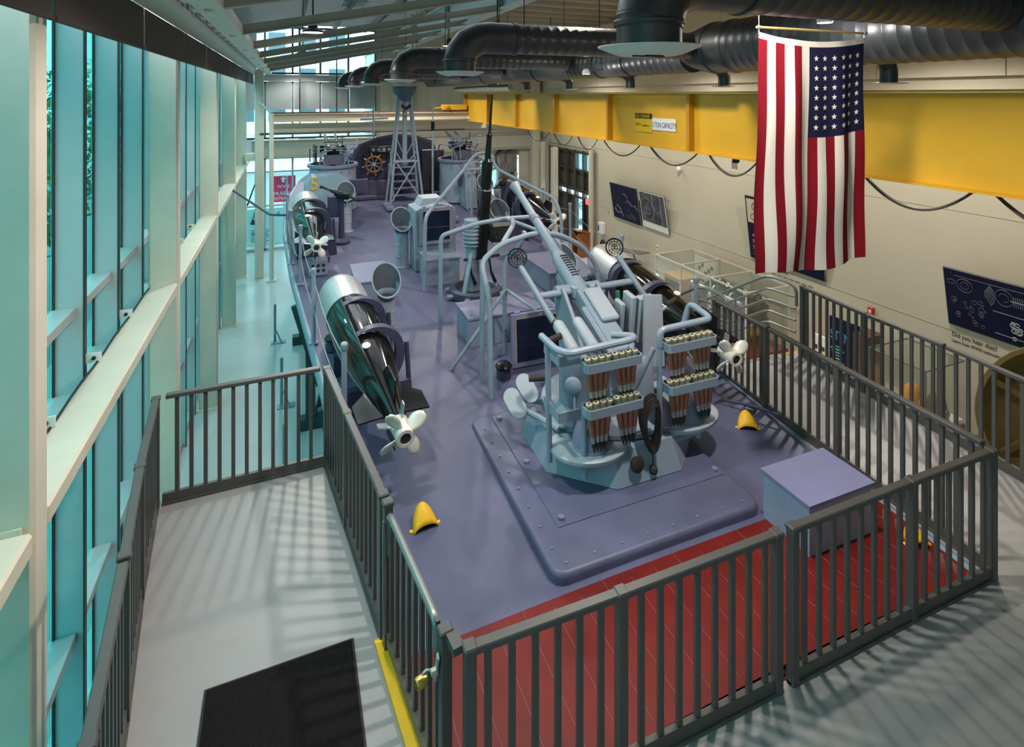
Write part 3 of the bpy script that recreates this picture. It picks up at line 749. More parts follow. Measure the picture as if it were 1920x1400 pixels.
# ================================================================= RADAR MAST
def seg(parent, name, mat, pts, r, n=8, fil=0, label=None):
    m = MB(); m.tube(round_path(pts, fil) if fil else pts, r, n); return part(parent, name, m, mat, label)
MX, MY = 3.19, 16.3; mz = dz(16.3)
ma = T('radar_mast', 'pale blue four-legged radar mast with a dark bowl on top', 'mast', (MX, MY, mz))
for sx in (-1, 1):
    for sy_ in (-1, 1):
        seg(ma, 'leg', 'equip', [(MX+sx*.48, MY+sy_*.35, mz+.1), (MX+sx*.2, MY+sy_*.14, 3.45), (MX+sx*.17, MY+sy_*.12, 3.85)], .035)
    seg(ma, 'brace', 'equip', [(MX+sx*.48, MY-.34, mz+.15), (MX-sx*.33, MY-.24, 2.1)], .022)
    seg(ma, 'brace', 'equip', [(MX+sx*.31, MY-.22, 2.35), (MX+sx*.05, MY-.05, 1.95)], .022)
    seg(ma, 'brace', 'equip', [(MX+sx*.28, MY-.2, 2.75), (MX+sx*.05, MY-.05, 2.25)], .018)
    m = MB(); m.box((MX+sx*.48, MY-.1, mz+.06), (.22, .75, .12), bevel=.02); part(ma, 'foot', m, 'lavender')
seg(ma, 'centre_pole', 'equip', [(MX, MY, 1.9), (MX, MY, 3.9)], .07, 12)
seg(ma, 'cross_pipe', 'equip', [(MX-.3, MY-.2, 2.05), (MX+.3, MY-.2, 2.05)], .025)
seg(ma, 'cross_pipe', 'equip', [(MX-.2, MY-.15, 3.4), (MX+.85, MY-.15, 3.4)], .014)
m = MB(); m.lathe([(.16, 3.8), (.2, 3.85), (.22, 3.93), (.30, 4.0), (.345, 4.1), (.35, 4.2), (.34, 4.22), (.30, 4.2), (.02, 4.15)], (MX, MY, 0), n=28); part(ma, 'bowl', m, 'bridge_bowl')
for k in range(4):
    a_ = PI/2*k+.4; m = MB(); m.lathe([(.03, 0), (.04, .06), (.02, .1)], (MX+.11*math.cos(a_), MY-.2+.0*k, 3.6-.05*(k % 2)), n=8); part(ma, 'mast_lamp', m, 'gunmetal')
aw = T('whip_antenna', 'slim whip antenna with ribbed insulator right of the mast', 'antenna', (4.05, 16.4, 1.9))
seg(aw, 'whip', 'steel', [(4.05, 16.4, 2.1), (4.05, 16.4, 3.1), (4.06, 16.4, 4.05)], [.035, .02, .008])
m = MB(); m.lathe([(.05+.02*(k % 2), 2.9+.04*k) for k in range(8)], (4.05, 16.4, 0), n=10); part(aw, 'insulator', m, 'gunmetal')
seg(aw, 'post', 'equip', [(4.05, 16.4, mz+.05), (4.05, 16.4, 2.1)], .03)
ab = T('yard_antenna', 'pale bowed antenna bracket standing left of the mast', 'antenna', (2.55, 17.2, 2.6))
seg(ab, 'stem', 'equip', [(2.5, 17.75, 2.5), (2.5, 17.75, 3.6)], .025)
seg(ab, 'bow', 'equip', [(2.2, 17.75, 3.25), (2.35, 17.75, 3.42), (2.5, 17.75, 3.48), (2.65, 17.75, 3.42), (2.8, 17.75, 3.25)], .014)
seg(ab, 'arm', 'equip', [(2.1, 17.75, 3.22), (2.95, 17.75, 3.24)], .028)
# ================================================================= TORPEDOES
def torpedo_parts(t, mirror):
    m = MB(); m.lathe([(.09, .05), (.11, .25), (.16, .55), (.225, .95), (.28, 1.35), (.315, 1.75), (.33, 2.1), (.33, 2.72)], (0,0,0), (0,1,0), 40); part(t, 'body', m, 'torp_black')
    m = MB(); m.lathe([(.332, 2.72), (.335, 3.45), (.325, 3.58), (.29, 3.69), (.2, 3.77), (.02, 3.8)], (0,0,0), (0,1,0), 40); part(t, 'warhead', m, 'torp_silver', 'brushed silver warhead section')
    m = MB(); m.lathe([(.331, 2.66), (.336, 2.67), (.336, 2.71), (.331, 2.72)], (0,0,0), (0,1,0), 40, cap=False); part(t, 'joint_band', m, 'gunmetal')
    for k in range(4):
        a_ = PI/2*k; c_, s_ = math.cos(a_), math.sin(a_)
        m = MB(); m.prism([(.1, .22), (.36, .20), (.37, .52), (.2, .72)], (-s_*-.008, 0, -c_*.008), (c_, 0, s_), (0, 1, 0), .016); part(t, 'tail_fin', m, 'torp_black')
    m = MB(); m.lathe([(.055, -.2), (.085, -.2), (.088, -.1), (.095, .06), (.05, .06)], (0,0,0), (0,1,0), 20, cap=False); m.lathe([(.055, -.2), (.05, -.05), (.001, -.04)], (0,0,0), (0,1,0), 20, cap=False); h = part(t, 'propeller_hub', m, 'propeller')
    m = MB(); m.lathe([(.045, -.19), (.001, -.188)], (0,0,0), (0,1,0), 16, cap=False); part(h, 'shaft_bore', m, 'black')
    for k in range(4):
        a_ = PI/2*k+.6; rx = V(math.cos(a_), 0, math.sin(a_)); tx = V(-math.sin(a_), 0, math.cos(a_))
        R_ = []
        for i in range(7):
            r_ = .07+.19*i/6; wd_ = (.05, .06, .07, .075, .07, .055, .02)[i]; tw = .9-.08*i
            ax_ = tx*math.cos(tw)+V(0,1,0)*math.sin(tw)
            R_.append([rx*r_+V(0,-.1,0)+ax_*(wd_*q)+rx.cross(ax_)*(.01*(1-q*q)) for q in (-1, -.5, 0, .5, 1)])
        m = MB(); m.grid(R_); bl = part(h, 'blade', m, 'propeller', smooth=60)
        sm_ = bl.modifiers.new('thick', 'SOLIDIFY'); sm_.thickness = .009
    for k in range(4):
        a_ = PI/2*k+1.4; rx = V(math.cos(a_), 0, math.sin(a_)); tx = V(-math.sin(a_), 0, math.cos(a_))
        m = MB(); m.hexa([V(0,y_,0)+rx*r_+tx*w_ for w_ in (-.006, .006) for r_, y_ in ((.09, -.01), (.22, .0), (.22, .08), (.09, .08))]); part(h, 'rear_blade', m, 'steel')
    m = MB(); m.lathe([(.05, 0), (.05, .012)], (-.08 if not mirror else .08, 1.25, .262), (0,-.25,1), 16); part(t, 'inspection_plate', m, 'white')
    m = MB(); m.box((-.18 if not mirror else .18, 2.0, .26), (.05, .1, .012), rot=Matrix.Rotation(.6 if not mirror else -.6, 3, 'Y')); part(t, 'stencil_plate', m, 'white')
def torpedo(tail, nose, key, mirror=False, racks=(1.5, 2.45)):
    label = 'glossy black torpedo with silver warhead on the %s deck edge' % key
    a_, b_ = V(tail), V(nose); d_ = (b_-a_).normalized()
    t = T('torpedo', label, 'torpedo', tuple(a_), 'aerial torpedoes on the deck', local=True)
    torpedo_parts(t, mirror)
    yaw = math.atan2(-d_.x, d_.y); pit = math.atan2(d_.z, math.hypot(d_.x, d_.y))
    t.rotation_euler = (pit, 0, yaw)
    # launching rack: two curved arms on the inboard side plus base beams
    side = 1 if not mirror else -1
    rk = T('torpedo_rack', 'dark lavender launching rack holding the %s torpedo' % key, 'rack', (a_+d_*racks[0]).to_tuple()[:2]+(dz((a_+d_*racks[0]).y),))
    ux = V(side*d_.y, -side*d_.x, 0).normalized(); uz = d_.cross(V(d_.y, -d_.x, 0)).normalized()
    uz = V(0,0,1)
    for q in racks:
        c_ = a_+d_*q; m = MB(); zd = dz(c_.y)-c_.z-.0
        n_ = 20; a0, a1 = -1.15, 2.0
        ri, ro = (.34 if q > 2 else .33), .435
        loop = [c_+ux*(ri*math.cos(a0+(a1-a0)*i/n_))+uz*(ri*math.sin(a0+(a1-a0)*i/n_)) for i in range(n_+1)]
        loop2 = [c_+ux*((ro-.11*max(0, (i/n_-.55)/.45))*math.cos(a0+(a1-a0)*i/n_))+uz*((ro-.11*max(0, (i/n_-.55)/.45))*math.sin(a0+(a1-a0)*i/n_)) for i in range(n_+1)]
        dd = d_*.055
        vs_ = [p_-dd for p_ in loop]+[p_-dd for p_ in loop2]+[p_+dd for p_ in loop]+[p_+dd for p_ in loop2]; k_ = n_+1; F = []
        for i in range(n_):
            F += [(i, i+1, k_+i+1, k_+i), (2*k_+i+1, 2*k_+i, 3*k_+i, 3*k_+i+1), (i+1, i, 2*k_+i, 2*k_+i+1), (k_+i, k_+i+1, 3*k_+i+1, 3*k_+i)]
        F += [(0, k_, 3*k_, 2*k_), (n_, 2*k_+n_, 3*k_+n_, k_+n_)]
        m.add(vs_, F); part(rk, 'curved_arm', m, 'rack_paint')
        m = MB(); z0 = dz(c_.y)-.02; zt_ = c_.z-.36
        m.hexa([V(*(c_+ux*x_+d_*y_).to_tuple()[:2], z_) for z_ in (z0, zt_) for x_, y_ in ((-.28, -.06), (.5, -.06), (.5, .06), (-.28, .06))]); part(rk, 'base_beam', m, 'rack_paint')
        m = MB(); m.tube([c_+ux*.52+V(0,0,z0-c_.z), c_+ux*.47+V(0,0,.1)], .03, 8); part(rk, 'strut', m, 'rack_paint')
    m = MB(); p0 = a_+d_*(racks[0]-.5)+ux*.3; p1 = a_+d_*(racks[1]+.4)+ux*.3
    m.bar(V(p0.x, p0.y, dz(p0.y)+.06), V(p1.x, p1.y, dz(p1.y)+.06), .1, .1); part(rk, 'skid', m, 'rack_paint')
    return t
torpedo((1.03, 5.48, .72), (.78, 9.0, .86), 'aft port')
torpedo((5.12, 5.5, .74), (5.50, 9.0, .86), 'aft starboard', True)
torpedo((.51, 11.3, 1.11), (.42, 14.9, 1.25), 'forward port')
torpedo((5.63, 11.35, 1.13), (5.78, 14.9, 1.25), 'forward starboard', True)
# ================================================================= 40 MM GUN
G0 = (3.4, 5.5); gz = .13
gun = T('deck_gun', 'large pale blue automatic deck gun on the raised stern pad', 'gun', (G0[0], G0[1], gz))
def gp(name, mb, mat='equip', label=None, **k): return part(gun, name, mb, mat, label, **k)
m = MB(); m.box((3.2, 5.35, .126), (1.9, 1.75, .014), rot=Matrix.Rotation(.03, 3, 'X')); 
bpz = gp('deck_plate', m, 'deck')
m = MB()
for sx in (-1, 1):
    for sy_ in (-1, 0, 1): m.lathe([(.03, 0), (.03, .03)], (3.2+sx*.88, 5.35+sy_*.8, .13+.024*sy_), n=8)
part(bpz, 'bolt', m, 'lavender', kind='stuff')
oct_ = [(math.cos(PI/8+PI/4*k), math.sin(PI/8+PI/4*k)) for k in range(8)]
def octring(r, z): return [V(3.38+x*r, 5.5+y*r*.9, z) for x, y in oct_]
m = MB(); o_ = octring(1.0, gz-.01)+octring(.88, gz+.28)+octring(.84, gz+.30)
m.add(o_, [(i*8+k, i*8+(k+1) % 8, (i+1)*8+(k+1) % 8, (i+1)*8+k) for i in range(2) for k in range(8)]+[tuple(16+k for k in range(8))]); gp('base_skirt', m, smooth=0)
m = MB(); m.lathe([(.72, .31), (.74, .33), (.74, .37), (.7, .38)], (3.4, 5.55, gz), n=40); gp('turntable', m)
for nm, x0, y0, sx_, sy_ in (('crew_platform', 2.86, 4.98, .42, .33), ('crew_platform', 4.06, 5.05, .44, .32)):
    m = MB(); m.lathe([(.96, .26), (1.0, .28), (1.0, .31), (.97, .315)], (x0, y0, gz), n=36, scale=(sx_, sy_)); gp(nm, m, 'equip_pale')
m = MB(); m.box((3.4, 4.98, gz+.27), (1.0, .36, .05), bevel=.01); gp('platform_bridge', m, 'equip_pale')
for x0, y0, r_ in ((2.84, 4.93, .18), (4.06, 4.98, .19), (3.72, 5.02, .16)):
    m = MB(); m.lathe([(r_*1.06, .30), (r_*1.05, .33), (r_, .34), (r_*.97, .42), (r_*.82, .50), (r_*.5, .56), (.02, .585)], (x0, y0, gz), n=28); gp('dome_cover', m, 'lavender')
for sx in (-1, 1):     # carriage cheeks
    m = MB(); m.prism([(-.35, .35), (.45, .35), (.62, .95), (.72, 1.35), (.5, 1.5), (.2, 1.2), (-.1, .8)], (3.35+sx*.24-.02, 5.55, gz), (0,1,0), (0,0,1), .04); gp('carriage_cheek', m)
m = MB(); m.tube([(3.05, 6.15, 1.55), (3.65, 6.15, 1.55)], .075, 14); gp('trunnion', m)
# gun body along barrel axis
br = V(3.35, 5.25, 1.17); mu = V(3.35, 8.2, 2.53); dv = (mu-br).normalized(); side = V(1,0,0); upv = side.cross(dv).normalized()
def gpt(s_, x_=0, u_=0): return br+dv*s_+side*x_+upv*u_
def gbox(s0, s1, x_, u_, w_, h_, bev=.01): 
    m = MB(); m.bar(gpt(s0, x_, u_), gpt(s1, x_, u_), w_, h_, bevel=bev); return m
gp('breech_casing', gbox(-.1, .85, .02, 0, .24, .24, .02))
gp('breech_cover', gbox(.28, .78, .06, .15, .22, .07, .02), 'equip_pale')
gp('cradle', gbox(.1, 1.35, -.02, -.13, .16, .1))
gp('rammer_tray', gbox(-.35, .6, -.12, .06, .07, .07, .02))
m = MB(); m.tube([gpt(.85), gpt(.95), gpt(1.5), gpt(1.58)], [.10, .115, .11, .085], 18); sp = gp('recoil_sleeve', m)
for k in range(9):
    m = MB(); m.box(gpt(1.08+.045*k, .0, .105), (.09, .014, .03), rot=Matrix((side, dv, upv)).transposed()); part(sp, 'sleeve_slot', m, 'black')
m = MB(); m.tube([gpt(1.58), gpt(2.3), gpt(2.36), gpt(2.4), gpt(3.0), gpt(3.05), gpt(3.25)], [.07, .062, .062, .055, .052, .055, .085], 18); gp('barrel', m)
m = MB(); m.tube([gpt(2.34), gpt(2.42)], .072, 16); gp('barrel_band', m, 'lavender')
m = MB(); m.lathe([(.045, 3.252), (.001, 3.252)], br, dv, 14, cap=False); gp('muzzle_bore', m, 'black')
# loader boxes and shell guides
for x0, y0, z0, w_, d_, h_ in ((3.62, 5.62, 1.3, .06, .16, .42), (3.74, 5.6, 1.34, .07, .2, .5), (3.92, 5.55, 1.28, .22, .1, .55)):
    m = MB(); m.box((x0, y0, z0+.05), (w_, d_, h_), bevel=.012, rot=Matrix.Rotation(.12, 3, 'X')); gp('loader_guide', m, 'equip_pale')
m = MB(); m.prism([(-.17, -.45), (.12, -.5), (.14, .3), (-.1, .33)], (3.95, 5.4, 1.32), (1,0,0), (0,.1,1), -.03); gp('loader_plate', m, 'equip_pale')
m = MB(); m.tube([(3.68, 5.72, 1.35), (3.68, 5.74, 1.62)], .028, 8); gp('loaded_round', m, 'green_round')
# cross tube with the two sights
m = MB(); m.tube([(2.76, 6.1, 1.55), (4.16, 6.1, 1.57)], .042, 14); gp('sight_tube', m)
for x_ in (3.27, 3.5):
    m = MB(); m.box((x_, 6.05, 1.56), (.08, .12, .16), bevel=.02); gp('sight_clamp', m)
for sx, (p0, p1) in ((-1, ((2.64, 6.28, 1.88), (2.88, 5.85, 1.33))), (1, ((4.0, 6.25, 1.88), (4.28, 5.9, 1.30)))):
    m = MB(); m.tube([p0, p1], .038, 12); sa = gp('sight_arm', m)
    c_ = V(p0)+V(-.03, .02, .1)
    ax1 = V(.93, -.37, 0); ax2 = V(.1, .25, .95).normalized()
    for r_ in (.04, .075, .11):
        m = MB(); m.tube(arcpts(c_, r_, 0, 2*PI, 24, ax1, ax2)[:-1], .011 if r_ > .1 else .005, 6, closed=True); part(sa, 'sight_ring', m, 'gunmetal')
    for k in range(6):
        a_ = PI/6*k; q_ = (ax1*math.cos(a_)+ax2*math.sin(a_))*.11; m = MB(); m.tube([c_-q_, c_+q_], .004, 5); part(sa, 'sight_wire', m, 'gunmetal')
    m = MB(); m.tube([V(p1)+V(0,0,.02), V(p1)+V(.05, -.06, -.02)], .04, 10); part(sa, 'eyepiece', m, 'eyepiece')
# equilibrator cylinders, gear housing
for x0 in (2.78, 3.02):
    m = MB(); m.tube([(x0, 5.15, 1.27), (x0+.01, 5.18, 1.28), (x0+.03, 5.58, 1.40), (x0+.03, 5.62, 1.41)], [.04, .068, .068, .045], 16); gp('equilibrator', m, 'equip_pale')
m = MB(); m.lathe([(.16, .32), (.16, .9), (.18, .95), (.18, 1.05), (.1, 1.1)], (2.85, 5.3, gz), n=20); gp('gear_housing', m)
m = MB(); m.lathe([(.09, 0), (.09, .06), (.05, .08)], (2.76, 5.16, .95), (-.4, -1, 0), 14); m.tube([(2.78, 5.15, .95), (2.72, 5.05, .75), (2.8, 5.0, .6)], .012, 6); gp('gear_cap', m)
m = MB(); m.box((2.85, 5.25, .62), (.4, .38, .16), bevel=.04); gp('gear_foot', m)
m = MB(); m.lathe([(.17, .32), (.15, .8), (.12, .85)], (3.72, 5.35, gz), n=18); gp('gear_housing', m)
m = MB(); m.tube([(3.25, 5.2, .5), (3.2, 5.3, 1.1), (3.3, 5.4, 1.3)], .05, 10); m.tube([(3.55, 5.2, .5), (3.55, 5.35, 1.15)], .04, 10); gp('support_column', m)
# seats, foot bars, cranks
for x0, y0, z0, a_ in ((2.30, 5.62, .62, .3), (2.50, 5.75, .68, .15)):
    m = MB(); pl = arcpts((0,0,0), .09, -PI/2, PI/2, 8); poly = [(p_.x+.07, p_.y) for p_ in pl]+[(-.07-p_.x, -p_.y) for p_ in pl]
    n_ = V(-.25, -.7, .65).normalized(); ux_ = V(.22, -.5, -.5); ux_ = (ux_-n_*ux_.dot(n_)).normalized(); uy_ = n_.cross(ux_); m.prism(poly, (x0, y0, z0), ux_, uy_, .02); gp('seat_back' if a_ > .2 else 'foot_pedal', m, 'equip_pale')
m = MB(); m.tube([(2.32, 5.72, .55), (2.5, 5.45, .52), (2.62, 5.2, .5)], .03, 8); m.tube([(2.45, 5.85, .52), (2.85, 5.6, .5)], .03, 8); gp('seat_arm', m)
m = MB(); m.lathe([(.17, 0), (.18, .02), (.17, .04)], (2.72, 5.32, .5), n=24, scale=(1, .8)); gp('tractor_seat', m, 'equip_pale')
m = MB(); m.lathe([(.17, 0), (.18, .02), (.17, .04)], (4.0, 5.48, .58), n=24, scale=(1, .8)); gp('tractor_seat', m, 'equip_pale')
m = MB(); m.tube([(2.52, 5.3, 1.38), (2.54, 5.28, 1.02)], .014, 6); ck = gp('hand_crank', m)
for a_, b_ in (((2.53, 5.3, 1.38), (2.72, 5.36, 1.39)), ((2.53, 5.28, 1.02), (2.35, 5.36, 1.0))):
    m = MB(); m.tube([a_, b_], .034, 10); part(ck, 'grip', m, 'rubber')
m = MB(); m.tube([(4.02, 5.6, 1.28), (4.25, 5.55, 1.42)], .022, 8); ck = gp('hand_crank', m, 'equip_pale')
for a_, b_ in (((3.9, 5.62, 1.25), (4.04, 5.6, 1.28)), ((4.25, 5.56, 1.43), (4.42, 5.6, 1.47))):
    m = MB(); m.tube([a_, b_], .032, 10); part(ck, 'grip', m, 'rubber')
# ammunition racks
def ammo_rack(x0, x1, y0, label, legs, topend):
    r_ = T('ammunition_rack', label, 'rack', (x0, y0, gz))
    seg(r_, 'top_pipe', 'equip', topend, .034, 10, .08)
    for lg in legs: seg(r_, 'leg', 'equip', lg, .03, 10, .06)
    for zc in (1.36, .94):
        m = MB(); th = .012; dpt = .16; hh = .085
        yy = y0-(.0 if zc > 1.2 else .03)
        ring_ = []
        m.box(((x0+x1)/2, yy-dpt/2, zc), (x1-x0-.06, th, hh)); m.box(((x0+x1)/2, yy+dpt/2, zc), (x1-x0-.06, th, hh))
        for xx, s_ in ((x0, -1), (x1, 1)):
            m.box((xx, yy, zc), (th, dpt-.06, hh))
            for s2 in (-1, 1): m.bar((xx, yy+s2*(dpt/2-.03), zc), (xx-s_*.03, yy+s2*dpt/2, zc), th, hh)
        part(r_, 'basket', m, 'equip')
        m = MB(); m.box(((x0+x1)/2, yy, zc-.02), (x1-x0-.03, dpt-.03, .01)); part(r_, 'basket_plate', m, 'rack_paint')
    return r_
ammo_rack(2.64, 3.27, 4.72, 'pale blue pipe ammunition rack on the gun port side', [[(2.44, 5.05, .3), (2.42, 5.05, 1.46)], [(2.70, 4.80, .22), (2.70, 4.82, .95)], [(3.24, 4.86, .3), (3.28, 4.86, .9), (3.45, 5.1, 1.3)], [(2.66, 4.8, .34), (3.3, 4.86, .34)]],
          [(2.42, 5.2, 1.5), (2.42, 4.86, 1.5), (2.5, 4.74, 1.5), (3.2, 4.74, 1.52), (3.28, 4.8, 1.52), (3.1, 4.95, 1.5)])
m = MB()
for zc, yb in ((1.40, 4.98), (.86, 4.98)):
    m = MB(); m.bar((2.43, yb+.17, zc), (2.43, yb-.17, zc), .012, .1); m.bar((2.43, yb-.17, zc), (2.66, yb-.17, zc), .012, .1); gp('rack_tray', m, 'equip')
ammo_rack(3.63, 4.26, 4.78, 'pale blue pipe ammunition rack on the gun starboard side', [[(3.60, 4.82, .3), (3.60, 4.82, 1.4)], [(4.12, 4.84, .28), (4.12, 4.86, .95)], [(3.3, 5.05, .6), (3.58, 4.9, 1.3)], [(3.6, 4.82, .34), (4.15, 4.84, .34)]],
          [(3.60, 4.82, 1.35), (3.60, 4.82, 1.52), (4.28, 4.82, 1.54), (4.26, 5.15, 1.6), (4.2, 5.2, 1.3)])
# shells
SH = {}
SH['rim'] = MB().lathe([(.012, .003), (.031, .003), (.034, .0), (.034, -.022), (.029, -.026), (.029, -.03), (.031, -.05), (.030, -.1)], (0,0,0), n=14, cap=False).mesh('rim', 'brass')
SH['primer'] = MB().lathe([(.013, -.004), (.001, -.0035)], (0,0,0), n=10, cap=False).mesh('primer', 'black')
SH['case'] = MB().lathe([(.030, -.06), (.028, -.2), (.0255, -.32)], (0,0,0), n=12).mesh('case', 'copper')
SH['neck'] = MB().lathe([(.0255, -.32), (.021, -.335), (.021, -.385)], (0,0,0), n=12).mesh('neck', 'steel')
SH['tip'] = MB().lathe([(.021, -.385), (.020, -.43), (.012, -.47), (.001, -.5)], (0,0,0), n=12).mesh('tip', 'shell_tip')
def shells(x0, x1, y0, zt_, label, group):
    for k in range(8):
        x = x0+.045+(x1-x0-.09)*k/7
        tgt = x0+.11+.035*k if k < 4 else x1-.19+.035*(k-4)
        o = T('shell', label, 'shell', (x, y0, zt_+random.uniform(-.004, .004)), group, local=True)
        o.rotation_euler = (random.uniform(-.02, .02), math.atan2(x-tgt, .5), random.uniform(0, 6))
        o.rotation_euler = (0, math.atan2(x-tgt, .5), 0)
        for nm in ('rim', 'primer', 'case', 'neck', 'tip'): link(nm, SH[nm], o)
shells(2.64, 3.27, 4.72, 1.43, 'copper shell in the upper basket of the port ammunition rack', 'shells in the upper port basket')
shells(2.64, 3.27, 4.69, 1.01, 'copper shell in the lower basket of the port ammunition rack', 'shells in the lower port basket')
shells(3.63, 4.26, 4.78, 1.43, 'copper shell in the upper basket of the starboard ammunition rack', 'shells in the upper starboard basket')
shells(3.63, 4.26, 4.75, 1.01, 'copper shell in the lower basket of the starboard ammunition rack', 'shells in the lower starboard basket')
# coiled black cord hung between the racks
cd = T('coiled_cord', 'coiled black cord hanging between the two ammunition racks', 'cord', (3.42, 4.72, .3))
for k in range(9):
    m = MB(); w_ = .11+.008*(k % 5); zz = .62+.006*k; hh = .24+.012*(k % 4)
    m.tube([V(3.42+w_*math.cos(a_)*(.75+.25*math.sin(a_-.5)), 4.70+.012*(k-4)+.01*math.sin(3*a_), zz+hh*math.sin(a_)) for a_ in [2*PI*i/24 for i in range(24)]], .011, 6, closed=True); part(cd, 'loop', m, 'rubber')
m = MB(); m.tube([(3.42, 4.7, .4), (3.42, 4.68, .24)], .008, 6); part(cd, 'tail', m, 'rubber')
m = MB(); m.lathe([(.01, -.045), (.035, -.03), (.045, 0), (.035, .03), (.01, .045)], (3.42, 4.68, .2), n=14); part(cd, 'ball', m, 'rubber')
m = MB(); m.lathe([(.01, 0), (.07, .01), (.075, .04), (.04, .06)], (3.22, 4.70, .30), (0,-1,.2), 16); S('rubber_bumper', m, 'rubber', 'black round rubber bumper below the port ammunition rack', 'bumper')
# ================================================================= FIRING GUARD FRAMES
f1 = T('gun_guard_frame', 'tall pale blue pipe guard arching behind the deck gun barrel', 'frame', (3.3, 7.0, dz(7)))
seg(f1, 'arch_pipe', 'equip', [(2.40, 6.66, dz(6.66)), (2.40, 6.72, 1.36), (2.36, 6.95, 1.78), (2.72, 7.15, 1.93), (3.23, 7.2, 2.02), (3.62, 7.2, 1.97), (4.0, 7.2, 1.77), (4.26, 7.2, 1.45), (4.34, 7.2, .6), (4.34, 7.2, dz(7.2))], .036, 12, .14)
seg(f1, 'leg', 'equip', [(2.46, 7.22, dz(7.2)), (2.44, 7.1, 1.62)], .036, 12)
seg(f1, 'leg', 'equip', [(2.1, 7.45, dz(7.45)), (2.95, 7.55, 1.15)], .024, 10)
seg(f1, 'leg', 'equip', [(2.95, 7.6, dz(7.6)), (2.95, 7.6, 1.55), (3.14, 7.5, 1.75), (3.18, 7.4, 2.0)], .032, 10, .1)
seg(f1, 'brace', 'equip', [(2.95, 7.55, 1.15), (3.35, 7.2, .85)], .022, 8)
f2 = T('gun_guard_frame', 'tall pale blue pipe guard with bent rail beside the black gun', 'frame', (2.9, 8.7, dz(8.7)))
seg(f2, 'rail_pipe', 'equip', [(2.27, 8.7, dz(8.7)), (2.28, 8.7, 1.72), (2.9, 8.65, 1.88), (3.4, 8.6, 1.93), (3.85, 8.6, 1.92)], .036, 12, .1)
seg(f2, 'leg', 'equip', [(3.85, 8.6, 1.92), (4.05, 8.0, 1.6), (4.1, 7.9, dz(7.9))], .03, 10, .1)
seg(f2, 'branch', 'equip', [(2.75, 7.17, 1.93), (3.2, 7.9, 1.98), (3.45, 8.55, 1.93)], .036, 12, .1)
seg(f2, 'branch', 'equip', [(3.35, 8.62, 1.93), (3.75, 8.0, 1.80), (3.95, 7.3, 1.80)], .03, 12, .1)
f3 = T('gun_guard_frame', 'long pale blue pipe guard rising to a loop amidships', 'frame', (3.0, 11.5, dz(11.5)))
seg(f3, 'rail_pipe', 'equip', [(2.35, 10.2, dz(10.2)), (2.38, 10.2, 1.72), (3.55, 11.6, 2.35), (3.85, 11.7, 2.68), (4.2, 11.7, 2.70), (4.28, 11.6, 2.35), (5.1, 10.3, 1.85), (5.15, 10.1, 1.5), (5.15, 10.1, dz(10.1))], .034, 10, .15)
seg(f3, 'cross_pipe', 'equip', [(3.55, 11.6, 2.35), (4.28, 11.6, 2.35)], .03, 10)
seg(f3, 'leg', 'equip', [(3.75, 11.7, dz(11.7)), (3.75, 11.65, 2.35)], .03, 10)
# ================================================================= 20 MM GUN
ox, oy = 3.2, 9.75; oz = dz(oy)
og = T('light_deck_gun', 'black light automatic gun pointing straight up on a ring mount', 'gun', (ox, oy, oz))
m = MB(); m.lathe([(.30, 0), (.46, 0), (.48, .04), (.47, .13), (.40, .16), (.36, .15), (.30, .08)], (ox, oy, oz), n=36); part(og, 'ring_base', m, 'ring_dark')
for k in range(8):
    a_ = PI/4*k+.2; m = MB(); m.box((ox+.5*math.cos(a_), oy+.5*math.sin(a_), oz+.05), (.14, .1, .08), rz=a_, bevel=.02); part(og, 'ring_lug', m, 'lavender')
for k in range(3):
    a_ = 2*PI/3*k-2.4; m = MB(); m.bar((ox+.40*math.cos(a_), oy+.40*math.sin(a_), oz+.12), (ox+.12*math.cos(a_), oy+.12*math.sin(a_), oz+.85), .075, .05, bevel=.008); part(og, 'tripod_leg', m, 'equip')
m = MB(); m.lathe([(.13, .1), (.12, .5), (.13, .85), (.15, 1.05), (.17, 1.2), (.15, 1.38)], (ox-.05, oy, oz), n=20); part(og, 'column', m, 'equip')
for k in range(6):
    m = MB(); m.tube(arcpts((ox-.05, oy, oz+.92+.07*k), .165+.008*(k % 2), 0, 2*PI, 16)[:-1], .018, 6, closed=True); part(og, 'canvas_fold', m, 'equip')
def op(z, dx=0, dy=0): return V(ox+.09+.075*(z-1.2)+dx, oy-.1+dy, z)
m = MB(); m.bar(op(1.0), op(2.25), .19, .2, bevel=.03); part(og, 'receiver', m, 'gunmetal')
m = MB(); m.tube([op(2.2), op(2.3), op(2.75), op(2.8)], [.07, .1, .1, .06], 16); part(og, 'recoil_housing', m, 'gunmetal')
m = MB(); m.tube([op(2.75), op(3.2), op(3.24), op(3.3), op(3.98)], [.06, .05, .06, .028, .018], 12); part(og, 'barrel', m, 'gunmetal')
m = MB(); m.box(op(1.45, .34, .05), (.46, .32, .36), bevel=.06); part(og, 'drum_magazine', m, 'black')
m = MB(); m.tube(round_path([op(1.0, -.32), op(1.0, .0), op(1.02, .36)], .05), .026, 8); part(og, 'shoulder_bar', m, 'gunmetal')
for s_ in (-.22, .16):
    m = MB(); m.tube([op(1.0, s_), op(.75, s_+.05, -.03), op(.55, s_+.14, -.05)], [.02, .02, .035], 8); part(og, 'shoulder_rest', m, 'gunmetal')
m = MB(); m.tube(arcpts(op(1.42, .2, -.15), .05, 0, 2*PI, 14, (1,0,0), (0,0,1))[:-1], .01, 6, closed=True); part(og, 'trigger_ring', m, 'gunmetal')
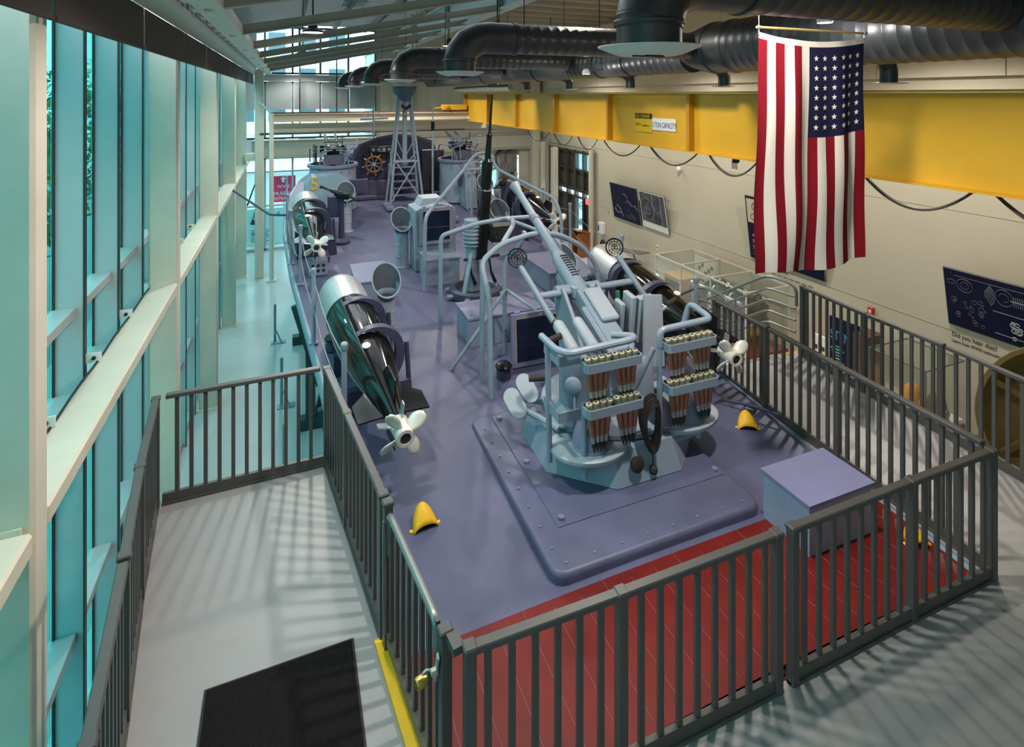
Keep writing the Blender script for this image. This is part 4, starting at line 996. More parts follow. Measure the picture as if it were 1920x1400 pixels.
# ================================================================= VENTILATORS
def vent(x, y, h, label, r=.135, R=.215):
    z0 = dz(y)-.02
    t = T('cowl_ventilator', label, 'ventilator', (x, y, z0), 'cowl ventilators')
    m = MB(); m.lathe([(r*1.35, 0), (r*1.35, .03), (r*1.08, .04), (r, .06), (r, h)], (x, y, z0), n=28, cap=False); part(t, 'trunk', m, 'equip')
    m = MB()
    for k in range(3): m.lathe([(r, h*.3*(k+1)), (r+.008, h*.3*(k+1)+.01), (r, h*.3*(k+1)+.02)], (x, y, z0), n=28, cap=False)
    part(t, 'seam_band', m, 'equip')
    def rg(rad, zc, tilt, yo=0): return [V(x+rad*math.cos(2*PI*k/28), y+yo+rad*math.sin(2*PI*k/28), z0+zc+rad*math.sin(2*PI*k/28)*tilt) for k in range(28)]
    def skin(rs_):
        o_ = [v for q in rs_ for v in q]; return MB().add(o_, [(i*28+k, i*28+(k+1) % 28, (i+1)*28+(k+1) % 28, (i+1)*28+k) for i in range(len(rs_)-1) for k in range(28)])
    part(t, 'cowl', skin([rg(r, h, 0), rg(r*1.2, h+.06, .35), rg(R*.98, h+.16, .8), rg(R, h+.2, .95), rg(R*1.04, h+.205, .95), rg(R*1.04, h+.215, .95), rg(R*.96, h+.215, .95)]), 'equip')
    part(t, 'throat', skin([rg(R*.96, h+.215, .95), rg(R*.9, h+.12, .8), rg(r*1.1, h+.03, .3), rg(r*.9, h-.15, 0), rg(.001, h-.15, 0)]), 'throat')
    return t
vent(1.43, 8.75, .66, 'pale blue cowl ventilator beside the aft port torpedo')
vent(2.21, 11.6, .78, 'pale blue cowl ventilator beside the navy skylight trunk')
vent(1.36, 14.4, .80, 'pale blue cowl ventilator in front of the port turret')
vent(4.52, 8.75, .66, 'pale blue cowl ventilator beside the aft starboard torpedo')
vent(4.42, 11.7, .78, 'pale blue cowl ventilator behind the black upright gun')
vent(5.02, 14.4, .80, 'pale blue cowl ventilator in front of the starboard turret')
# ================================================================= LOCKERS AND HATCHES
def locker(x0, x1, y0, y1, h, label, name='deck_locker', slope=0, handles=False, mat='locker', lidm='lavender'):
    z0 = dz((y0+y1)/2)-.02 if y0 > 4.5 else -.02
    t = T(name, label, 'locker', ((x0+x1)/2, (y0+y1)/2, z0))
    m = MB(); m.hexa([V(x, y, z0+(.0 if zz == 0 else h+slope*(y-y0))) for zz in (0, 1) for x, y in ((x0, y0), (x1, y0), (x1, y1), (x0, y1))]); part(t, 'body', m, mat, smooth=0)
    m = MB(); m.hexa([V(x, y, z0+h+.005+slope*(y-y0)+zz*.03) for zz in (0, 1) for x, y in ((x0-.02, y0-.02), (x1+.02, y0-.02), (x1+.02, y1+.02), (x0-.02, y1+.02))]); part(t, 'lid', m, lidm, smooth=0)
    if handles:
        for xx in (x0+.22*(x1-x0), x0+.78*(x1-x0)):
            m = MB(); m.box((xx, y0-.012, z0+h-.06), (.05, .02, .09), bevel=.005); part(t, 'latch', m, 'steel')
    return t
locker(2.52, 3.95, 7.95, 8.62, .40, 'long pale blue deck locker behind the upright navy hatch', handles=False)
locker(2.46, 3.1, 10.4, 11.02, .46, 'pale blue deck locker with grey lid before the skylight trunk', lidm='locker')
locker(1.12, 1.72, 9.95, 10.9, .36, 'low sloping pale blue locker beside the aft port ventilator', slope=.05)
locker(4.5, 5.1, 9.3, 10.6, .34, 'low pale blue locker with vents on the starboard side deck', handles=True)
locker(4.17, 4.95, 3.5, 4.0, .43, 'lavender stern locker standing on the red deck', lidm='stern_lid', mat='stern_box')
for x0, y0, lb in ((.57, 11.75, 'port'), (5.32, 9.35, 'starboard')):
    t = T('vent_block', 'blue block with six round holes on the %s side deck' % lb, 'block', (x0, y0, dz(y0)))
    m = MB(); m.box((x0, y0, dz(y0)+.13), (.36, .3, .3), bevel=.01); part(t, 'body', m, 'locker')
    for r_ in range(2):
        for c_ in range(3):
            m = MB(); m.lathe([(.032, 0), (.032, .004)], (x0-.1+.1*c_, y0-.15, dz(y0)+.08+.1*r_), (0,-1,0), 12); part(t, 'port_hole', m, 'black')
def hatch_lid(x0, x1, y, z0, z1, label, lean=.06):
    t = T('hatch_lid', label, 'hatch', ((x0+x1)/2, y, z0))
    nrm = V(0, -math.cos(lean), math.sin(lean)); up_ = V(0, math.sin(lean), math.cos(lean))
    def rectm(a, b, c, d, off, th):
        m = MB(); m.prism([(a, c), (b, c), (b, d), (a, d)], V((x0+x1)/2, y, z0)+nrm*off, (1,0,0), up_, th); return m
    w_ = (x1-x0)/2; h_ = z1-z0
    part(t, 'frame', rectm(-w_, w_, 0, h_, 0, .06), 'lavender', smooth=0)
    part(t, 'gold_line', rectm(-w_+.055, w_-.055, .055, h_-.055, .001+.06, .003), 'gold', smooth=0)
    part(t, 'navy_panel', rectm(-w_+.065, w_-.065, .065, h_-.065, .001+.063, .004), 'navy_panel', smooth=0)
    m = MB(); p_ = V((x0+x1)/2, y, z0)+nrm*.07+up_*(h_*.46); m.tube([p_-V(w_-.08,0,0), p_+V(w_-.08,0,0)], .008, 6); part(t, 'panel_ridge', m, 'navy_panel')
    for s_ in (-1, 1):
        m = MB(); p_ = V((x0+x1)/2+s_*(w_-.1), y, z0)+up_*(h_+.01); m.box(p_, (.08, .05, .03), bevel=.005); part(t, 'hinge', m, 'lavender')
    return t
hatch_lid(2.9, 3.70, 7.22, dz(7.2)+.02, .9, 'open hatch lid with navy panel standing behind the deck gun')
tk = T('skylight_trunk', 'pale blue skylight trunk with pitched roof amidships', 'trunk', (2.82, 11.45, dz(11.4)))
z0 = dz(11.4)
m = MB(); m.prism([(-.42, 0), (.42, 0), (.42, 1.22), (.1, 1.34), (-.42, 1.22)], (2.82, 11.9, z0), (1,0,0), (0,0,1), .75); part(tk, 'body', m, 'equip')
m = MB(); m.prism([(-.3, 1.20), (.36, 1.23), (.2, 1.4), (-.2, 1.4)], (2.82, 11.95, z0), (1,0,0), (0,0,1), .5); part(tk, 'roof_cap', m, 'equip_pale')
m = MB(); m.lathe([(.07, 0), (.08, .05), (.05, .09)], (3.27, 11.3, 1.35), (1,0,0), 14); part(tk, 'side_light', m, 'lavender')
hatch_lid(2.46, 3.14, 11.08, z0+.56, 1.70, 'hatch lid with navy panel on the skylight trunk face', .0)
# mushroom vents, bollards
for x, y, lb in ((2.72, 7.05, 'dark mushroom vent beside the upright navy hatch'), (.62, 8.6, 'dark mushroom vent at the port deck edge')):
    t = T('mushroom_vent', lb, 'vent', (x, y, dz(y)))
    m = MB(); m.lathe([(.10, 0), (.10, .1), (.085, .1), (.085, .13)], (x, y, dz(y)-.01), n=20); part(t, 'base', m, 'ring_dark')
    m = MB(); m.lathe([(.03, .12), (.11, .13), (.115, .16), (.08, .2), (.02, .215)], (x, y, dz(y)), n=20); part(t, 'cap', m, 'gunmetal')
# yellow hoods, cleat
for x, y, rot_, lb in ((1.17, 5.1, .1, 'yellow hood vent on the port deck below the torpedo propeller'), (5.1, 5.15, -.5, 'yellow hood vent on the starboard deck beside the cleat'), (5.22, 3.3, -.4, 'small yellow hood vent on the red stern deck')):
    t = T('yellow_hood', lb, 'vent', (x, y, dz(y)-.03), local=True, rz=rot_)
    k_ = .8 if y < 4 else 1.0
    R_ = []
    for i in range(9):
        u = i/8; w_ = .11*math.sqrt(max(0, 1-u*u*.96)); h_ = .055+.11*math.sin(min(1, u*1.5)*PI/2) if u < .67 else .165*math.sqrt(max(0, 1-((u-.67)/.34)**2))
        R_.append([V(w_*math.cos(a_), -.10+.2*u, max(0, h_*math.sin(a_)))*k_ for a_ in [PI*j/12 for j in range(13)]])
    o_ = part(t, 'hood', MB().grid(R_), 'yellow', smooth=60); sm_ = o_.modifiers.new('thick', 'SOLIDIFY'); sm_.thickness = .008
    m = MB(); m.prism([(.09*math.cos(PI*j/12)*k_, .06*math.sin(PI*j/12)*k_) for j in range(13)], (0, -.07*k_, 0), (1,0,0), (0,0,1), -.01); part(t, 'opening', m, 'black')
    for s_ in (-1, 1):
        m = MB(); m.box((s_*.12*k_, -.05*k_, .006), (.05, .035, .012), bevel=.004); part(t, 'lug', m, 'yellow')
t = T('mooring_cleat', 'lavender horned mooring cleat on the starboard stern deck', 'cleat', (5.30, 5.3, dz(5.3)))
cz = dz(5.3)
seg(t, 'horn', 'rack_paint', [(5.12, 5.55, cz+.07), (5.24, 5.38, cz+.09), (5.36, 5.22, cz+.09), (5.50, 5.02, cz+.07)], [.012, .022, .022, .012], 10)
m = MB(); m.box((5.30, 5.3, cz+.03), (.06, .14, .09), bevel=.02, rz=.9); part(t, 'foot', m, 'rack_paint')
# deck machine guns
def mg(x, y, s_, label):
    z0 = dz(y); t = T('pedestal_machine_gun', label, 'gun', (x, y, z0))
    m = MB(); m.lathe([(.2, 0), (.2, .04), (.07, .1), (.055, .95), (.075, 1.0)], (x, y, z0), n=16); part(t, 'pedestal', m, 'rack_paint')
    m = MB(); m.box((x, y, z0+1.08), (.1, .42, .14), bevel=.02, rz=s_*.7); part(t, 'receiver', m, 'gunmetal')
    d_ = V(-s_*math.sin(.8), math.cos(.8), .22).normalized(); c_ = V(x, y, z0+1.12)
    m = MB(); m.tube([c_, c_+d_*.3, c_+d_*.33, c_+d_*.58, c_+d_*.62], [.05, .05, .03, .03, .045], 10); part(t, 'barrel', m, 'gunmetal')
    m = MB(); m.tube([c_-d_*.2, c_-d_*.4], [.035, .02], 8); m.tube([c_-d_*.38+V(-.1,0,-.04), c_-d_*.38+V(.1,0,-.04)], .02, 8); part(t, 'grips', m, 'gunmetal')
    m = MB(); m.box((x-s_*.16, y+.16, z0+.82), (.28, .2, .5), bevel=.02); part(t, 'ammunition_box', m, 'navy_box')
    m = MB(); m.box((x+s_*.12, y-.1, z0+.86), (.03, .03, .3)); part(t, 'ammunition_belt', m, 'brass')
mg(1.18, 13.55, 1, 'black pedestal machine gun beside the forward port torpedo')
mg(5.32, 13.85, -1, 'black pedestal machine gun beside the forward starboard torpedo')
# stanchions and lifelines
SL = [(.59, 6.45), (.37, 8.9), (.24, 11.3), (.08, 12.5), (.02, 14.0), (0.0, 16.2)]
SR = [(5.70, 6.75), (5.80, 8.9), (5.98, 11.3), (6.08, 13.0), (6.18, 15.0)]
PN = {'port': ['beside the aft port torpedo propeller', 'beside the aft port warhead', 'beside the forward port torpedo propeller', 'beside the forward port torpedo rack', 'beside the forward port warhead', 'beside the port turret'],
      'starboard': ['beside the aft starboard torpedo rack', 'beside the aft starboard warhead', 'beside the forward starboard torpedo propeller', 'beside the forward starboard torpedo rack', 'beside the forward starboard warhead']}
for lst, lb in ((SL, 'port'), (SR, 'starboard')):
    for i, (x, y) in enumerate(lst):
        t = T('lifeline_stanchion', 'pale blue lifeline post %s' % PN[lb][i], 'post', (x, y, dz(y)-.03), '%s lifeline posts' % lb)
        m = MB(); m.tube([(x, y, dz(y)-.03), (x, y, dz(y)+1.06)], .032, 10); part(t, 'post', m, 'equip')
        m = MB(); m.lathe([(.036, 0), (.042, .01), (.042, .07), (.03, .085)], (x, y, dz(y)+1.02), n=12); part(t, 'cap', m, 'equip')
        m = MB(); m.box((x, y, dz(y)-.015), (.13, .1, .02)); part(t, 'foot', m, 'equip')
    for hgt, nm in ((.95, 'upper'), (.5, 'lower')):
        pts = []
        for (a_, b_) in zip(lst, lst[1:]):
            for k in range(6): q = k/6; pts.append((a_[0]+(b_[0]-a_[0])*q, a_[1]+(b_[1]-a_[1])*q, dz(a_[1]+(b_[1]-a_[1])*q)+hgt-.12*math.sin(PI*q)))
        pts.append((lst[-1][0], lst[-1][1], dz(lst[-1][1])+hgt))
        m = MB(); m.tube(pts, .006, 5); S('lifeline_cable', m, 'steel', 'thin %s steel lifeline along the %s deck edge' % (nm, lb), 'cable')
m = MB(); m.tube(round_path([(-1.5, 18.6, 1.12), (-.4, 15.6, .90), (-.02, 15.4, .90)], .1), .03, 8); S('mooring_strut', m, 'rack_paint', 'dark blue strut tying the hull to the window girt', 'strut')
# floor posts and cradle under the hull
for x, y in ((-.33, 17.9), (-.12, 14.2), (-.05, 11.3)):
    t = T('floor_post', 'slim teal post with angled foot on the ground floor beside the hull', 'post', (x, y, FZ), 'posts beside the hull')
    m = MB(); m.tube([(x, y, FZ), (x, y, FZ+1.1)], .035, 8); part(t, 'post', m, 'hull_paint')
    m = MB(); m.tube([(x, y, FZ+.4), (x+.2, y-.25, FZ)], .02, 6); m.box((x+.1, y-.12, FZ+.01), (.4, .2, .02)); part(t, 'foot', m, 'hull_paint')
for i, y in enumerate((4.2, 8.6, 13, 17.5, 21)):
    t = T('hull_cradle', 'dark steel cradle frame propping the hull', 'cradle', (CX, y, FZ), 'cradle frames under the hull')
    for s_ in (-1, 1):
        h_ = half(y)
        m = MB(); m.bar((CX+s_*(h_*.86), y, FZ), (CX+s_*(h_*.86), y, -1.1), .2, .2); part(t, 'post', m, 'hull_bottom')
        m = MB(); m.bar((CX+s_*(h_*.8), y-.02, FZ+.9), (CX+s_*(h_*.97), y, -.6), .12, .12); part(t, 'brace', m, 'hull_bottom')
        m = MB(); m.prism([(0, 0), (.9, 0), (.9, 1.2)], (CX+s_*(h_*.86), y+.05, FZ+.0), (s_*-.5, .8, 0), (0,0,1), .04); part(t, 'gusset', m, 'hull_bottom')
    m = MB(); m.box((CX, y, FZ+.12), (half(y)*1.9, .25, .24)); part(t, 'sill', m, 'hull_bottom')
    m = MB(); m.box((CX, y, (FZ-2.0)/2), (.4, .3, -2.0-FZ)); part(t, 'keel_block', m, 'hull_bottom')
# ================================================================= LAMPS
def lamp(x, y, z, watts, label, group, col=(1, .91, .79), top=None, cone=2.6):
    t = T('high_bay_lamp', label, 'lamp', (x, y, z), group)
    top = top if top else 7.25
    m = MB(); m.tube([(x, y, z+.2), (x, y, top)], .018, 6); part(t, 'stem', m, 'lamp_house')
    m = MB(); m.lathe([(.205, .0), (.21, .03), (.19, .06), (.10, .10), (.09, .2), (.04, .26)], (x, y, z), n=24, cap=False); part(t, 'housing', m, 'lamp_house')
    m = MB(); m.lathe([(.20, .012), (.001, .0)], (x, y, z), n=24, cap=False); part(t, 'lens', m, 'lamp_face')
    ld_ = bpy.data.lights.new('lamp_light', 'SPOT'); ld_.energy = watts*3.0; ld_.color = col; ld_.spot_size = cone; ld_.spot_blend = .5; ld_.shadow_soft_size = .13
    lo = bpy.data.objects.new('lamp_light', ld_); C.objects.link(lo); lo.parent = t; lo.location = (0, 0, -.05)
    return t
for a_ in LAMPS_LEFT: lamp(*a_, 'round high-bay pendant lamp hanging below the sloping rafters', 'pendants on the window side')
for a_ in LAMPS_MID: lamp(*a_, 'unseen round high-bay pendant lamp assumed beside the ridge beam', 'pendants beside the ridge beam')
for a_ in LAMPS_RIGHT: lamp(*a_, 'round high-bay pendant lamp hanging behind the crane girder', 'pendants behind the crane girder')
for x, y, z, w_, lb in ((5.75, 4.62, 4.80, 26, 'small lamp glowing beside the flag under the branch duct'), (6.0, 10.6, 4.42, 18, 'small lamp clipped under the spiral trunk duct')):
    t = T('duct_lamp', lb, 'lamp', (x, y, z))
    m = MB(); m.lathe([(.08, 0), (.09, .03), (.07, .09), (.03, .12)], (x, y, z), n=18, cap=False); part(t, 'housing', m, 'white')
    m = MB(); m.lathe([(.078, .01), (.001, 0)], (x, y, z), n=18, cap=False); part(t, 'lens', m, 'lamp_face')
    m = MB(); m.tube([(x, y, z+.1), (x+.65, y, z+.2 if y < 6 else z+.1)], .012, 6); part(t, 'arm', m, 'lamp_house')
    ld_ = bpy.data.lights.new('lamp_light', 'POINT'); ld_.energy = w_; ld_.color = (1, .96, .9); ld_.shadow_soft_size = .08
    lo = bpy.data.objects.new('lamp_light', ld_); C.objects.link(lo); lo.parent = t; lo.location = (.02, 0, -.06) if y > 6 else (.1, 0, -.08)
# ================================================================= DUCTS
tr_ = T('trunk_duct', 'large grey spiral trunk duct running above the crane girder', 'duct', (6.7, 12, 4.35))
def spiral(y0, y1, r, zc, step=.16):
    prof = []; y = y0
    while y < y1:
        prof += [(r, y), (r, y+step-.03), (r+.004, y+step-.02), (r+.004, y+step-.008)]; y += step
    return MB().lathe(prof, (6.7, 0, zc), (0,1,0), 32)
part(tr_, 'large_section', spiral(-3.5, 6.9, .42, 4.76), 'duct', smooth=60)
m = MB(); m.lathe([(.425, 6.9), (.44, 6.95), (.44, 7.0), (.42, 7.02), (.42, 7.35), (.44, 7.37), (.44, 7.42), (.32, 7.95), (.33, 8.0)], (6.7, 0, 4.76), (0,1,0), 32); part(tr_, 'reducer', m, 'duct')
part(tr_, 'small_section', spiral(8.0, 27.5, .315, 4.68, .2), 'duct', smooth=60)
for y in (9.9, 11.1, 14.5, 19):
    m = MB(); m.lathe([(.318, -.03), (.335, -.03), (.335, .03), (.318, .03)], (6.7, y, 4.68), (0,1,0), 32, cap=False); part(tr_, 'joint_collar', m, 'duct')
for y in (1, 5, 9, 13, 17, 21, 25):
    m = MB(); m.tube([(6.7, y, 5.0), (6.7, y, 7.3)], .008, 5); part(tr_, 'hanger', m, 'black')
ord_ = ['nearest the flag, over the red stern deck', 'over the black upright gun', 'right above the radar mast', 'beyond the radar mast', 'over the bow', 'closest to the end glazing']
for i in range(6):
    y = 3.2+4.5*i
    t = T('branch_duct', 'grey branch duct with round white diffuser, ' + ord_[i], 'duct', (2.3, y, 4.24))
    pr = []; s_ = 0
    while s_ < 3.25:
        pr += [(.225, s_), (.225, s_+.13), (.2285, s_+.14), (.2285, s_+.15)]; s_ += .16
    m = MB(); m.lathe(pr, (6.35, y, 4.80), (-1,0,0), 28); part(t, 'spiral_pipe', m, 'duct', smooth=60)
    path = [V(2.72, y, 4.80), V(2.58, y, 4.78), V(2.42, y, 4.70), V(2.33, y, 4.58), V(2.3, y, 4.46)]
    m = MB(); pth = [V(3.15, y, 4.8)]+path
    # segmented (gored) elbow
    m.tube(pth, .232, 28); m.tube([V(3.1, y, 4.8), V(3.14, y, 4.8)], .245, 28); part(t, 'elbow', m, 'duct', smooth=22)
    m = MB(); m.lathe([(.235, .20), (.245, .21), (.245, .23), (.235, .24)], (2.3, y, 4.24), n=28, cap=False); m.lathe([(.22, .06), (.22, .3)], (2.3, y, 4.24), n=28); part(t, 'collar', m, 'duct')
    m = MB(); m.lathe([(.20, .0), (.24, .012), (.345, .055), (.345, .062), (.22, .07)], (2.3, y, 4.24), n=36); df = part(t, 'diffuser', m, 'diffuser')
    m = MB(); m.box((2.3, y, 4.236), (.26, .012, .012)); m.box((2.3, y-.06, 4.237), (.14, .02, .012)); part(df, 'slot', m, 'black')
    for xx in (3.3, 4.6):
        m = MB(); m.tube([(xx, y, 5.0), (xx, y, 7.28)], .008, 5); part(t, 'hanger', m, 'black')
for i in range(6):
    y = 5.0+3.0*i
    t = T('stub_diffuser', 'small grey elbow outlet with white rim below the trunk duct', 'duct', (7.4, y, 4.12), 'outlets along the trunk duct')
    m = MB(); m.tube(round_path([(6.9, y, 4.5), (7.25, y, 4.46), (7.4, y, 4.34), (7.4, y, 4.14)], .16), .105, 18); part(t, 'elbow', m, 'duct')
    m = MB(); m.lathe([(.1, .0), (.22, .012), (.22, .02), (.1, .03)], (7.4, y, 4.11), n=26); part(t, 'rim', m, 'diffuser')
m = MB(); m.lathe([(.11+.012*((k*7) % 3), .2*k) for k in range(34)], (7.05, 17.6, 4.22), (0,1,0), 18); S('foil_duct', m, 'foil', 'wrinkled silver foil duct above the far crane girder', 'duct')
# ================================================================= CRANE
cr = T('crane_girder', 'long yellow overhead crane girder with vertical ribs', 'crane', (7.6, 13, 2.82))
m = MB(); m.prism([(1.0, 2.84), (23.9, 2.84), (24.6, 3.35), (24.6, 4.0), (1.0, 4.0)], (7.61, 0, 0), (0,1,0), (0,0,1), .02); part(cr, 'web', m, 'crane')
m = MB(); m.box((7.62, 12.45, 2.83), (.3, 22.9, .025)); part(cr, 'bottom_flange', m, 'crane')
m = MB(); m.box((7.62, 12.8, 4.02), (.34, 23.6, .03)); part(cr, 'top_flange', m, 'crane')
rm = MB().box((0,0,0), (.14, .09, 1.15)).mesh('rib', 'crane_rib')
for k in range(8): inst(cr, 'rib', rm, (7.545, 3.0+3.05*k, 3.42))
m = MB(); m.box((7.605, 24.55, 3.6), (.2, .06, .75)); part(cr, 'end_plate', m, 'crane')
sg = T('crane_sign', 'yellow maker sign with black header on the crane girder', 'sign', (7.59, 10.78, 3.13))
UX, UZ = (0,-1,0), (0,0,1)
m = MB(); m.prism([(0,0), (.66,0), (.66,.43), (0,.43)], (7.595, 11.1, 3.12), UX, UZ, .006); part(sg, 'plate', m, 'sign_yellow')
m = MB(); m.prism([(0,0), (.66,0), (.66,.12), (0,.12)], (7.588, 11.1, 3.43), UX, UZ, .004); part(sg, 'header', m, 'black')
part(sg, 'lettering', text_mesh('R-D CRANE', .12, 'x', (7.583, 11.09, 3.45), UX, UZ, .001, sx=.92), 'sign_yellow')
part(sg, 'lettering', text_mesh('LEECH', .10, 'x', (7.586, 11.08, 3.26), UX, UZ, .001, sx=.75), 'black')
part(sg, 'lettering', text_mesh('EQUIPMENT CO.', .055, 'x', (7.586, 10.80, 3.25), UX, UZ, .001, sx=.72), 'black')
sg = T('capacity_sign', 'white sign reading five ton capacity on the crane girder', 'sign', (7.59, 10.04, 3.2))
m = MB(); m.prism([(0,0), (.82,0), (.82,.27), (0,.27)], (7.594, 10.43, 3.19), UX, UZ, .006); part(sg, 'plate', m, 'white')
part(sg, 'lettering', text_mesh('5 TON CAPACITY', .17, 'x', (7.585, 10.41, 3.25), UX, UZ, .001, sx=.60), 'sign_blue')
for i, (a_, b_) in enumerate(((17.7, 15.95), (15.65, 14.4), (14.1, 13.0), (12.7, 11.05), (10.68, 9.07), (8.76, 7.52), (5.56, 4.18), (3.96, 2.6), (7.4, 5.7))):
    m = MB(); R_ = []
    for k in range(15):
        q = k/14; y = a_+(b_-a_)*q; z = 2.80-.34*(1-(2*q-1)**2)
        tw = .4+1.0*q
        R_.append([V(7.72-.03*math.cos(tw), y, z-.02*math.sin(tw)), V(7.72+.03*math.cos(tw), y, z+.02*math.sin(tw))])
    m.grid(R_); o_ = S('festoon_cable', m, 'cable', 'flat dark festoon cable loop sagging below the crane girder', 'cable', 'festoon loops under the girder')
    sm_ = o_.modifiers.new('thick', 'SOLIDIFY'); sm_.thickness = .012
m = MB(); m.box((7.72, 8.05, 2.76), (.1, .12, .1), bevel=.02)
for k in range(4): m.tube([(7.70, 8.0+.04*k, 2.74), (7.69, 8.0+.035*k, 2.60)], .008, 5)
S('cable_trolley', m, 'black', 'small black cable trolley clipped under the girder', 'trolley')
# runway at the bow end
rw = T('crane_runway', 'cream runway beam with rusty rail crossing above the bow', 'beam', (4, 24.2, 2.9))
m = MB(); m.box((4.0, 24.2, 3.05), (9.2, .03, .3)); m.box((4.0, 24.2, 2.9), (9.2, .26, .03)); m.box((4.0, 24.2, 3.2), (9.2, .26, .03)); part(rw, 'beam', m, 'beam_cream')
m = MB(); m.box((4.0, 24.2, 3.25), (9.2, .06, .06)); part(rw, 'rail', m, 'rust')
m = MB(); m.tube([(-1.0, 24.25, 2.42), (9.0, 24.25, 2.42)], .045, 8); S('sprinkler_pipe', m, 'pipe_dark', 'long dark pipe crossing behind the turrets', 'pipe')
m = MB(); m.box((4, 24.6, 2.6), (9.2, .04, .42)); S('cream_fascia', m, 'beam_cream', 'cream fascia board behind the runway beam', 'board')
t = T('crane_end_truck', 'yellow crane end truck riding on the runway rail', 'crane', (7.0, 24.2, 3.29))
m = MB(); m.box((6.95, 24.2, 3.42), (1.15, .25, .24), bevel=.02); part(t, 'body', m, 'crane')
m = MB(); m.lathe([(.09, 0), (.1, .05), (.06, .12)], (6.6, 24.07, 3.42), (0,-1,0), 16); part(t, 'wheel_cap', m, 'crane_rib')
m = MB(); m.tube([(6.38, 24.2, 3.4), (6.05, 24.2, 3.38)], [.05, .03], 8); part(t, 'buffer', m, 'crane_rib')
t = T('runway_post', 'slim cream pipe post holding the runway beam by the windows', 'post', (-.56, 23.8, FZ))
m = MB(); m.tube([(-.56, 23.8, FZ+.02), (-.56, 23.8, 3.25)], .085, 14); part(t, 'pipe', m, 'column')
m = MB(); m.box((-.56, 23.8, FZ+.02), (.36, .36, .04)); part(t, 'base_plate', m, 'column')
m = MB(); m.tube([(-.56, 23.8, 3.2), (-1.0, 24.2, 3.7)], .03, 8); part(t, 'stay', m, 'steel')
p = MB(); p.box((-1.02, 24.4, .85), (.32, .3, 8.3), bevel=.02); p.box((-1.3, 24.5, 1.5), (.5, .3, .3), bevel=.02); st('steel_column', p, 'column', 'cream steel corner column beside the runway post', 'column')
# ================================================================= FLAG
fx0, fy0, fz0, fw, fh = 4.36, 4.24, 4.60, 1.52, 2.42
def Fp(u, v, off=0.):
    amp = .25+.75*v
    y = fy0+(.035*math.sin(2*PI*2.3*u+1.2*v)+.022*math.sin(2*PI*4.6*u+2.0-1.5*v)*math.sin(2.2*v+.6)+.012*math.sin(11*v+6*u))*amp
    x = fx0+fw*u+.012*math.sin(7*v+9*u)*amp-.03*v*v*(1-u)*1.0+.0*v
    z = fz0-.28*u*(1-u)*(1-v)-(fh+.035*math.sin(3*u))*v+.02*math.sin(8*u)*v
    return V(x, y-off, z)
fg = T('hanging_flag', 'red, white and blue flag with forty-eight stars hanging vertically', 'flag', (5.1, fy0, fz0-fh))
def patch(u0, u1, v0, v1, off=0., nu=6, nv=44):
    return MB().grid([[Fp(u0+(u1-u0)*i/nu, v0+(v1-v0)*j/nv, off) for i in range(nu+1)] for j in range(nv+1)])
for k in range(13):
    v0 = .025 if k < 6 else .42
    o_ = part(fg, 'stripe', patch(k/13, (k+1)/13, v0, 1.0), 'flag_red' if k % 2 == 0 else 'flag_white', smooth=80)
ct = part(fg, 'canton', patch(6/13, 1.0, .025, .42, 0, 24, 24), 'flag_blue', smooth=80)
part(fg, 'header_band', patch(0, 1, 0, .025, .0, 40, 2), 'flag_white', smooth=80)
for i in range(6):
    for j in range(8):
        uc = 6/13+(7/13)*(i+.75)/6.6; vc = .055+.345*(j+.45)/8
        pts = [Fp(uc, vc, .006)]
        for k in range(10):
            r_ = .034 if k % 2 == 0 else .014; a_ = PI/2+PI/5*k
            pts.append(Fp(uc+r_*math.cos(a_)/fw, vc-r_*math.sin(a_)/fh, .005))
        m = MB(); m.add(pts, [(0, k+1, (k+1) % 10+1) for k in range(10)]); part(ct, 'star', m, 'flag_white', smooth=80)
m = MB(); m.tube([(fx0-.03, fy0, fz0+.045), (fx0+fw+.04, fy0, fz0+.045)], .013, 8); part(fg, 'rod', m, 'gold')
for x in (fx0, fx0+fw):
    m = MB(); m.tube([(x, fy0, fz0+.045), (x, fy0, fz0-.03)], .006, 5); m.lathe([(.0, -.02), (.02, -.012), (.02, .012), (.0, .02)], (x, fy0, fz0+.045), (1,0,0), 10); part(fg, 'clip', m, 'steel')
    m = MB(); m.tube([(x, fy0, fz0+.05), (x+.1, fy0+.1, 6.0)], .003, 4); part(fg, 'hanging_wire', m, 'steel')
